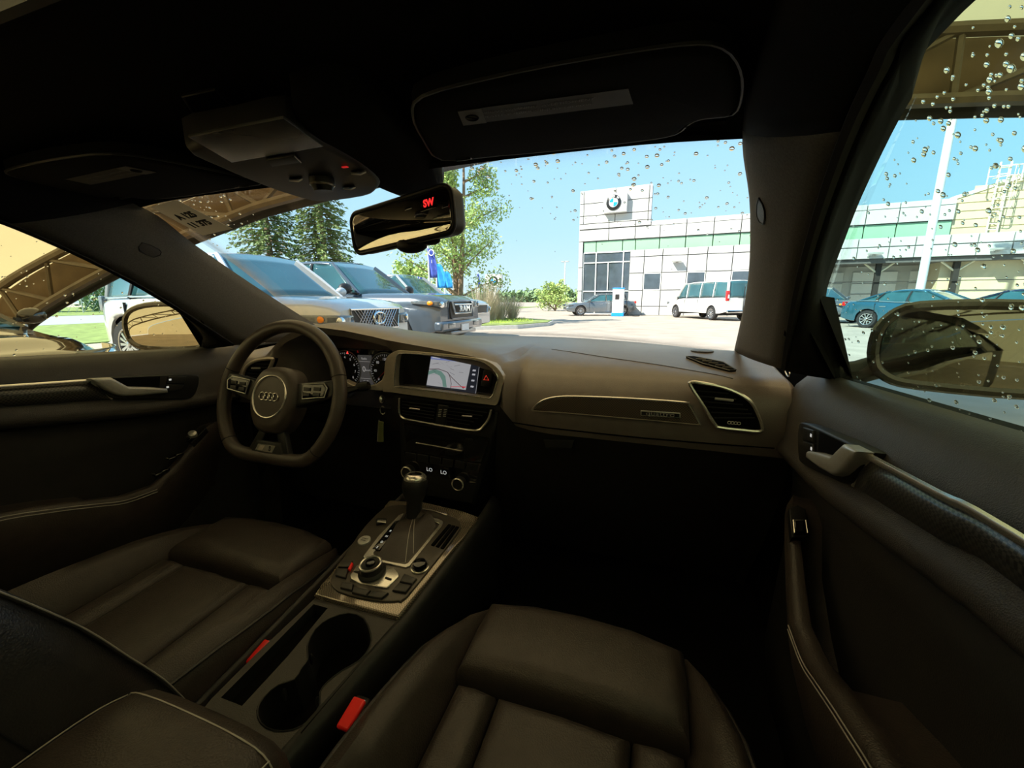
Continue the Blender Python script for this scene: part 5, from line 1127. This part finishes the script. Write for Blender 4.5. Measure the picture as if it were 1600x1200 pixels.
MB().grid([[p for p in cup], [p-KN*.065 for p in cup]], False, True).build('cup_holder_wall', MT['black'], cp)
MB().prism([p-KN*.065 for p in cup], -KN*.002).build('cup_holder_floor', MT['void'], cp, smooth=False)
MB().grid([[p for p in slot], [p-KN*.02 for p in slot]], False, True).build('slot_wall', MT['black'], cp); MB().prism([p-KN*.02 for p in slot], -KN*.002).build('slot_mat', MT['void'], cp, smooth=False)
MB().tube([p+KN*.0004 for p in cup], .0012, 5, closed=True).build('cup_holder_rim', MT['black'], cp)
for a, b in ((487, 1030), (445, 1085), (497, 1098)): MB().ell(K(a, b, -.012), (.004, .003, .010), 8, 6).build('cup_grip', MT['rubber'], cp)
MB().tube([K(a, b, .001) for a, b in ((618, 975), (560, 1042), (507, 1103), (470, 1146))], .0014, 5).build('plate_seam', MT['void'], cp)
# side skirts of the console
ka_, kb_ = K(624, 971), K(507, 1103)
def xr(y): return ka_.x+(kb_.x-ka_.x)*(y-ka_.y)/(kb_.y-ka_.y) if y < ka_.y else lerp(ka_.x, K(748, 812).x, min(1, (y-ka_.y)/(K(748, 812).y-ka_.y)))
MB().grid([[V((xr(y)-.004, y, kz(y)-.001)), V((xr(y)+.005, y, kz(y)-.003)), V((xr(y)+.011, y, kz(y)-.010)), V((xr(y)+.015, y, kz(y)-.03)), V((xr(y)+.016, y, .34))] for y in [.02+.04*i for i in range(21)]]).build('side_panel', MT['black'], cs, solid=.004)
MB().prism([V((-.118, .08, .34)), V((-.118, .80, .34)), V((-.118, .80, kz(.80)-.006)), V((-.118, .08, kz(.08)-.010))], (-.008, 0, 0)).build('side_panel', MT['door'], cs, bevel=.004)
# carbon surround and control plate
ca = [K(a, b) for a, b in ((492, 935), (503, 918), (514, 906), (560, 845), (609, 786), (660, 788), (722, 802), (748, 812), (725, 845), (709, 862), (624, 970))]
cb = MB().pillow(ca, KN, .008, .003, base=-.03).build('carbon_surround', MT['carbon2'], cs)
pl_ = spline([K(a, b, .008) for a, b in ((517, 913), (522, 896), (540, 870), (560, 838), (588, 806), (610, 792), (650, 792), (700, 806), (720, 818), (716, 834), (690, 868), (636, 935), (622, 941), (600, 942), (560, 936), (528, 926))], 2, True)
cpl = MB().pillow(pl_, KN, .004, .002, base=-.006).build('control_plate', M_('control_plate_black', (.075, .064, .055), .28, .25), cs)
def kp(pts, h=.012): return [K(480+a*.2083, 740+b*.2083, h) for a, b in pts]
gf = kp(((420, 630), (540, 470), (690, 318), (720, 305), (745, 304), (870, 318), (1000, 350), (1022, 368), (1015, 395), (880, 560), (770, 700), (740, 712), (640, 690), (440, 650)))
gi = kp(((500, 600), (590, 480), (712, 350), (735, 338), (755, 336), (860, 348), (975, 375), (990, 385), (985, 400), (860, 555), (755, 680), (735, 688), (650, 675), (515, 645)), .012)
gfo = MB().ringplate(gf, gi, KN*.003).build('gear_frame', MT['chrome'], cs, bevel=.001)
MB().tube([p+KN*.002 for p in kp(((865, 272), (950, 285), (1050, 318)))], .0016, 6).build('ashtray_trim', MT['chrome'], cs)
gp_ = MB().pillow(kp(((490, 572), (660, 362), (735, 352), (545, 580)), .013), KN, .003, .001).build('gate_panel', MT['gloss'], cs)
for ch_, a, b in (('P', 686, 366), ('R', 625, 430), ('N', 595, 470), ('D', 560, 512), ('S', 525, 552)):
    text('gate_letter', ch_, .007, kp(((a, b),), .0165)[0], (1, .0, 0), (0, 1, .14), MT['red'] if ch_ == 'P' else MT['white'], gp_, .0001)
# gear lever: boot, shaft, knob
gl = MB(); base = kp(((515, 640), (620, 660), (735, 685), (800, 610), (870, 520), (960, 410), (985, 388), (930, 372), (860, 352), (760, 345), (735, 350), (660, 440), (590, 530)), .012)
base = ccw(base, KN); tc_ = V((-.035, .655, .690)); topc = P(647, 803, x=-.033)
rows = []; nb = len(base); cb0 = sum(base, V((0, 0, 0)))/nb
for k in range(9):
    t = k/8; cc = lerp(cb0, topc, t)+V((0, 0, .012*math.sin(math.pi*t))); f = (1-t)**.9
    rows.append([cc+(p-cb0)*(f*.95)*(1+.05*math.sin(i*1.9+k))+((p-cb0).normalized()*.019)*(1-f*.6)*t for i, p in enumerate(base)])
lv = MB().grid(rows, False, True).build('gear_lever', MT['leather'], cs, label='leather booted gear lever with metal capped knob')
for i0_ in (2, 3, 10):
    MB().tube(spline([r[i0_ % nb]+V((.0, -.001, .001)) for r in rows], 2), .0007, 5).build('boot_stitching', MT['stitch'], lv)
kt_ = P(649, 740, x=-.033); ka = (kt_-topc).normalized(); kl = (kt_-topc).length
MB().lathe([(.017, -.01), (.0165, kl*.25), (.017, kl*.32), (.024, kl*.5), (.027, kl*.68), (.026, kl*.82), (.022, kl*.9)], topc, ka, 24).build('gear_knob', MT['black'], lv)
MB().lathe([(.024, kl*.85), (.0245, kl*.90), (.021, kl*.97), (.017, kl*1.0), (.015, kl*.99)], topc, ka, 24).build('knob_cap', MT['chrome'], lv); MB().lathe([(.0155, kl*.985), (.012, kl*1.0)], topc, ka, 20).build('knob_badge', MT['gloss'], lv)
# rotary controller
tr_ = kp(((325, 775), (372, 700), (400, 690), (655, 718), (690, 760), (688, 785), (610, 862), (590, 868), (400, 838), (330, 800)), .012)
ty = MB().pillow(tr_, KN, .004, .0015).build('controller_tray', MT['chrome'], cs)
c = kp(((490, 750),), .014)[0]
kn2 = MB().lathe([(.024, 0), (.024, .006), (.020, .010), (.0195, .020), (.0165, .023), (.015, .022)], c, KN, 28).build('rotary_knob', MT['black'], cs)
MB().tube([c+KN*.0215+(V((1, 0, 0))*math.cos(t)+V((0, 1, .14))*math.sin(t))*.0175 for t in [6.28*i/28 for i in range(28)]], .0024, 8, closed=True).build('knob_ring', MT['chrome'], kn2)
MB().lathe([(.009, .020), (.008, .026), (.005, .027)], c, KN, 16).build('knob_joystick', MT['gloss'], kn2)
for q4 in (((375, 730), (400, 740), (395, 752), (345, 735)), ((590, 775), (635, 790), (628, 800), (582, 785)), ((325, 800), (365, 815), (360, 825), (320, 808)), ((510, 850), (570, 858), (566, 866), (508, 858))): MB().pillow(kp(q4, .0165), KN, .0012, .0004).build('tray_key_gap', MT['black'], ty)
for q4 in (((255, 665), (345, 668), (318, 715), (235, 712)), ((232, 722), (312, 726), (290, 795), (214, 775)), ((262, 822), (350, 838), (340, 890), (250, 868)), ((352, 862), (480, 888), (440, 930), (338, 905)), ((490, 892), (612, 906), (560, 950), (450, 932)), ((730, 762), (825, 800), (790, 842), (695, 822)), ((690, 832), (784, 850), (740, 905), (640, 888))):
    MB().pillow(kp(q4, .012), KN, .005, .002, base=-.002).build('menu_key', M_('menu_key_plastic', (.035, .032, .030), .4), cpl)
MB().pillow(kp(((335, 680), (348, 685), (325, 735), (308, 728)), .013), KN, .005, .001).build('key_indicator', MT['red'], cpl)
c = kp(((430, 510),), .012)[0]; sbn = MB().lathe([(.0125, 0), (.0125, .004), (.0115, .005)], c, KN, 24).build('start_button', MT['alu'], cpl)
for k, tx in enumerate(('START', 'STOP')): text('button_print', tx, .0045, c+KN*.0056+V((0, .0028-.006*k, 0)), (1, 0, 0), (0, 1, .14), MT['rubber'], sbn, .0001)
pbk = MB().pillow(kp(((512, 362), (525, 348), (596, 352), (592, 376), (520, 392)), .012), KN, .006, .002).build('parking_brake_switch', MT['black'], cpl)
MB().pillow(kp(((530, 349), (596, 353), (592, 374), (524, 366)), .018), KN, .002, .001).build('switch_cap', MT['chrome'], pbk)
c = kp(((848, 705),), .012)[0]; vk = MB().lathe([(.0135, 0), (.0135, .008), (.011, .012), (.004, .013)], c, KN, 24).build('volume_knob', MT['gloss'], cpl)
MB().tube([c+KN*.002+(V((1, 0, 0))*math.cos(t)+V((0, 1, .14))*math.sin(t))*.015 for t in [6.28*i/24 for i in range(24)]], .0016, 6, closed=True).build('knob_ring', MT['chrome'], vk)
for k in range(3):
    d = k*32
    MB().pillow(kp(((930+d*1.1, 540+d*.35), (1060+d*.9, 385+d*.25), (1082+d*.9, 390+d*.25), (952+d*1.1, 546+d*.35)), .012), KN, .003, .001).build('coin_slot', MT['void'], cpl)
# ================================================================== armrest lid
al = thing('armrest_lid', (.01, .0, .6), 'leather centre armrest lid with grey stitching between the front seats', 'armrest')
rows = []; eds = {0: [], 1: []}
for y, dz, k in ((-.32, 0, 1), (-.2, 0, 1), (0, 0, 1), (.10, 0, 1), (.16, -.001, 1), (.195, -.004, .99), (.217, -.010, .97), (.232, -.020, .94), (.240, -.034, .90), (.242, -.055, .88)):
    pr = [(-.100, .64), (-.102, .685), (-.096, .704), (-.080, .714), (-.04, .719), (.01, .720), (.06, .719), (.098, .714), (.114, .704), (.120, .685), (.118, .64)]
    rows.append([V((.01+(x-.01)*k, y, max(.636, z+dz))) for x, z in pr])
    eds[0].append(rows[-1][2]+V((-.001, 0, .001))); eds[1].append(rows[-1][8]+V((.001, 0, .001)))
b = MB().grid(rows); n_ = len(rows[0]); b.f.append(tuple(range(n_)))
li = b.build('lid', MT['leather'], al, ang=75)
MB().tube(spline(rows[6], 2), .0009, 5).build('front_stitching', MT['stitch'], li)
for k in (0, 1): MB().tube(spline(eds[k][:7], 3), .0009, 5).build('stitching', MT['stitch'], li)
MB().box((.01, -.10, .60), (.17, .46, .085)).build('hinge_box', MT['black'], al, smooth=False)
# ================================================================== seats
def seat(cx, dy, bdy, label, zq=0.0):
    t = thing('front_seat', (cx, .25+dy, .31), label, 'seat', 'front seats')
    def L(x, y, z): return V((cx+x, y+dy, z+zq))
    MB().box(L(0, .24, .40), (.40, .46, .14)).build('seat_base', MT['black'], t, bevel=.03)
    up = V((0, -.06, 1)).normalized()
    # three cushion panels with seams between
    for nm, x0, x1 in (('cushion_centre', -.088, .088), ('cushion_insert', -.150, -.090), ('cushion_insert', .090, .150)):
        o = [L(x, y, .50+.05*y) for x, y in ((x0, .06), (x1, .06), (x1, .20), (x1, .33), (x1, .455), ((x0+x1)/2, .458), (x0, .455), (x0, .33), (x0, .20))]
        MB().pillow(o, up, .075, .022, base=-.02, seg=4).build(nm, MT['leather'], t)
    te = [L(x, y, .51+.05*y) for x, y in ((-.156, .462), (-.05, .468), (.05, .468), (.156, .462), (.158, .54), (.156, .595), (.08, .612), (0, .616), (-.08, .612), (-.156, .595), (-.158, .54))]
    MB().pillow(te, up, .082, .030, base=-.05, seg=5).build('thigh_support', MT['leather'], t)
    for s in (1, -1):
        rows = []; edge = []
        for k in range(13):
            u = k/12; y = lerp(.08, .60, u); w0 = .153; w1 = interp(u, [(0, .226), (.3, .230), (.55, .230), (.75, .220), (.88, .202), (.96, .184), (1, .166)])
            zt = interp(u, [(0, .650), (.4, .645), (.7, .632), (.88, .612), (1, .585)]); zi = .565+.05*y-.01
            pr = [(w0, zi-.03), (w0+.002, zi), (lerp(w0, w1, .35), lerp(zi, zt, .75)), (lerp(w0, w1, .62), zt), (lerp(w0, w1, .85), zt-.010), (w1, zt-.035), (w1+.004, zt-.09), (w1-.01, zt-.2)]
            rows.append([L(s*x, y, z) for x, z in pr]); edge.append(L(s*lerp(w0, w1, .93), y, zt-.018))
        b = MB(); b.grid(rows); m_ = len(rows[0]); b.f.append(tuple(range(m_))); b.f.append(tuple(range(12*m_, 13*m_)))
        bo = b.build('cushion_bolster', MT['leather'], t, ang=70)
        MB().tube(edge, .0028, 6).build('piping', MT['leather2'], bo)
        nrm = V((s*.5, 0, .86))
        MB().tube([p+V((-s*.007, 0, .0065)) for p in edge], .0007, 5).build('stitching', MT['stitch'], bo)
    # backrest
    zs = [.52, .56, .60, .66, .72, .78, .84, .90, .96, 1.01, 1.035]; rows = []; e1 = {1: [], -1: []}; e2 = {1: [], -1: []}
    for i, z in enumerate(zs):
        f = .205-.36*(z-.58)+bdy; bo_ = interp(z, [(.52, .10), (.66, .10), (.80, .085), (.92, .05), (1.035, .02)]); w = interp(z, [(.52, .25), (.7, .262), (.85, .255), (.95, .235), (1.01, .20), (1.035, .16)]); th = interp(z, [(.52, .14), (.95, .11), (1.035, .05)])
        hf = [(0, f-.004), (.09, f), (.140, f+.004), (.165, f+bo_*.55), (w-.055, f+bo_), (w-.022, f+bo_*.94), (w, f+bo_*.62), (w+.004, f-.02), (w-.01, f-th*.75), (w-.06, f-th), (0, f-th-.01)]
        rows.append([L(x, y, z) for x, y in hf]+[L(-x, y, z) for x, y in hf[-2:0:-1]])
        for s in (1, -1):
            e1[s].append(L(s*(w-.020), f+bo_*.955, z)); e2[s].append(L(s*(w+.0035), f-.005, z))
    b = MB(); b.grid(rows, False, True); m_ = len(rows[0]); b.f.append(tuple(range(m_))); b.f.append(tuple(range((len(zs)-1)*m_, len(zs)*m_)))
    bk = b.build('backrest', MT['leather2'], t, ang=75)
    for s in (1, -1):
        MB().tube(spline(e1[s], 3), .0024, 6).build('backrest_piping', MT['leather2'], bk)
        MB().tube([p+V((0, .003, .0)) + V((s*.006, -.002, 0)) for p in spline(e1[s], 3)], .0008, 5).build('backrest_stitching', MT['stitch'], bk)
        MB().tube(spline(e2[s], 3), .0012, 5).build('backrest_seam', MT['rubber'], bk)
    hr = spline([L(x, -.03, z) for x, z in ((-.12, 1.06), (-.13, 1.11), (-.11, 1.17), (0, 1.185), (.11, 1.17), (.13, 1.11), (.12, 1.06), (0, 1.05))], 3, True)
    hr = [p+V((0, -.06+bdy, 0)) for p in hr]
    MB().pillow(hr, V((0, 1, .3)), .05, .04, base=-.05, seg=4).build('headrest', MT['leather2'], t)
    MB().tube([L(-.06, -.08, .98), L(-.06, -.10, 1.08)], .007, 8).tube([L(.06, -.08, .98), L(.06, -.10, 1.08)], .007, 8).build('headrest_posts', MT['chrome'], t)
    return t
seat(.345, -.015, -.085, 'black leather passenger seat with extended thigh support in the foreground')
seat(-.364, .045, -.055, 'black leather driver seat behind the steering wheel')
# ================================================================== seat belt buckles
def buckle(a, b, x, label, w, px):
    c = P(a, b, x=x); t = thing('belt_buckle', c-V((0, 0, .10)), label, 'seat belt buckle', 'seat belt buckles')
    ax = V((0, -.25, .97)).normalized(); sd = V((1, 0, 0)); fr = ax.cross(sd)*1
    R_ = Matrix((sd, V((0, .97, .25)), ax)).transposed()
    MB().box(c-ax*.035, (.024, .042, .068), R_).build('buckle_body', MT['black'], t, bevel=.006)
    MB().box(c+ax*.001+V((0, -.004, 0)), (.019, .036, .008), R_).build('release_button', MT['red'], t, bevel=.003, label='bright red release button')
    MB().box(c+ax*.006+V((0, .012, .0)), (.016, .004, .002), R_).build('button_mark', MT['white'], t, smooth=False)
    MB().tube([c-ax*.06, c-ax*.12+V((0, -.02, 0))], .010, 8, flat=.5).build('buckle_stalk', MT['rubber'], t)
buckle(553, 1112, .098, 'red topped belt buckle beside the passenger seat', 0, 0)
buckle(405, 1015, -.118, 'red topped belt buckle beside the driver seat', 0, 0)
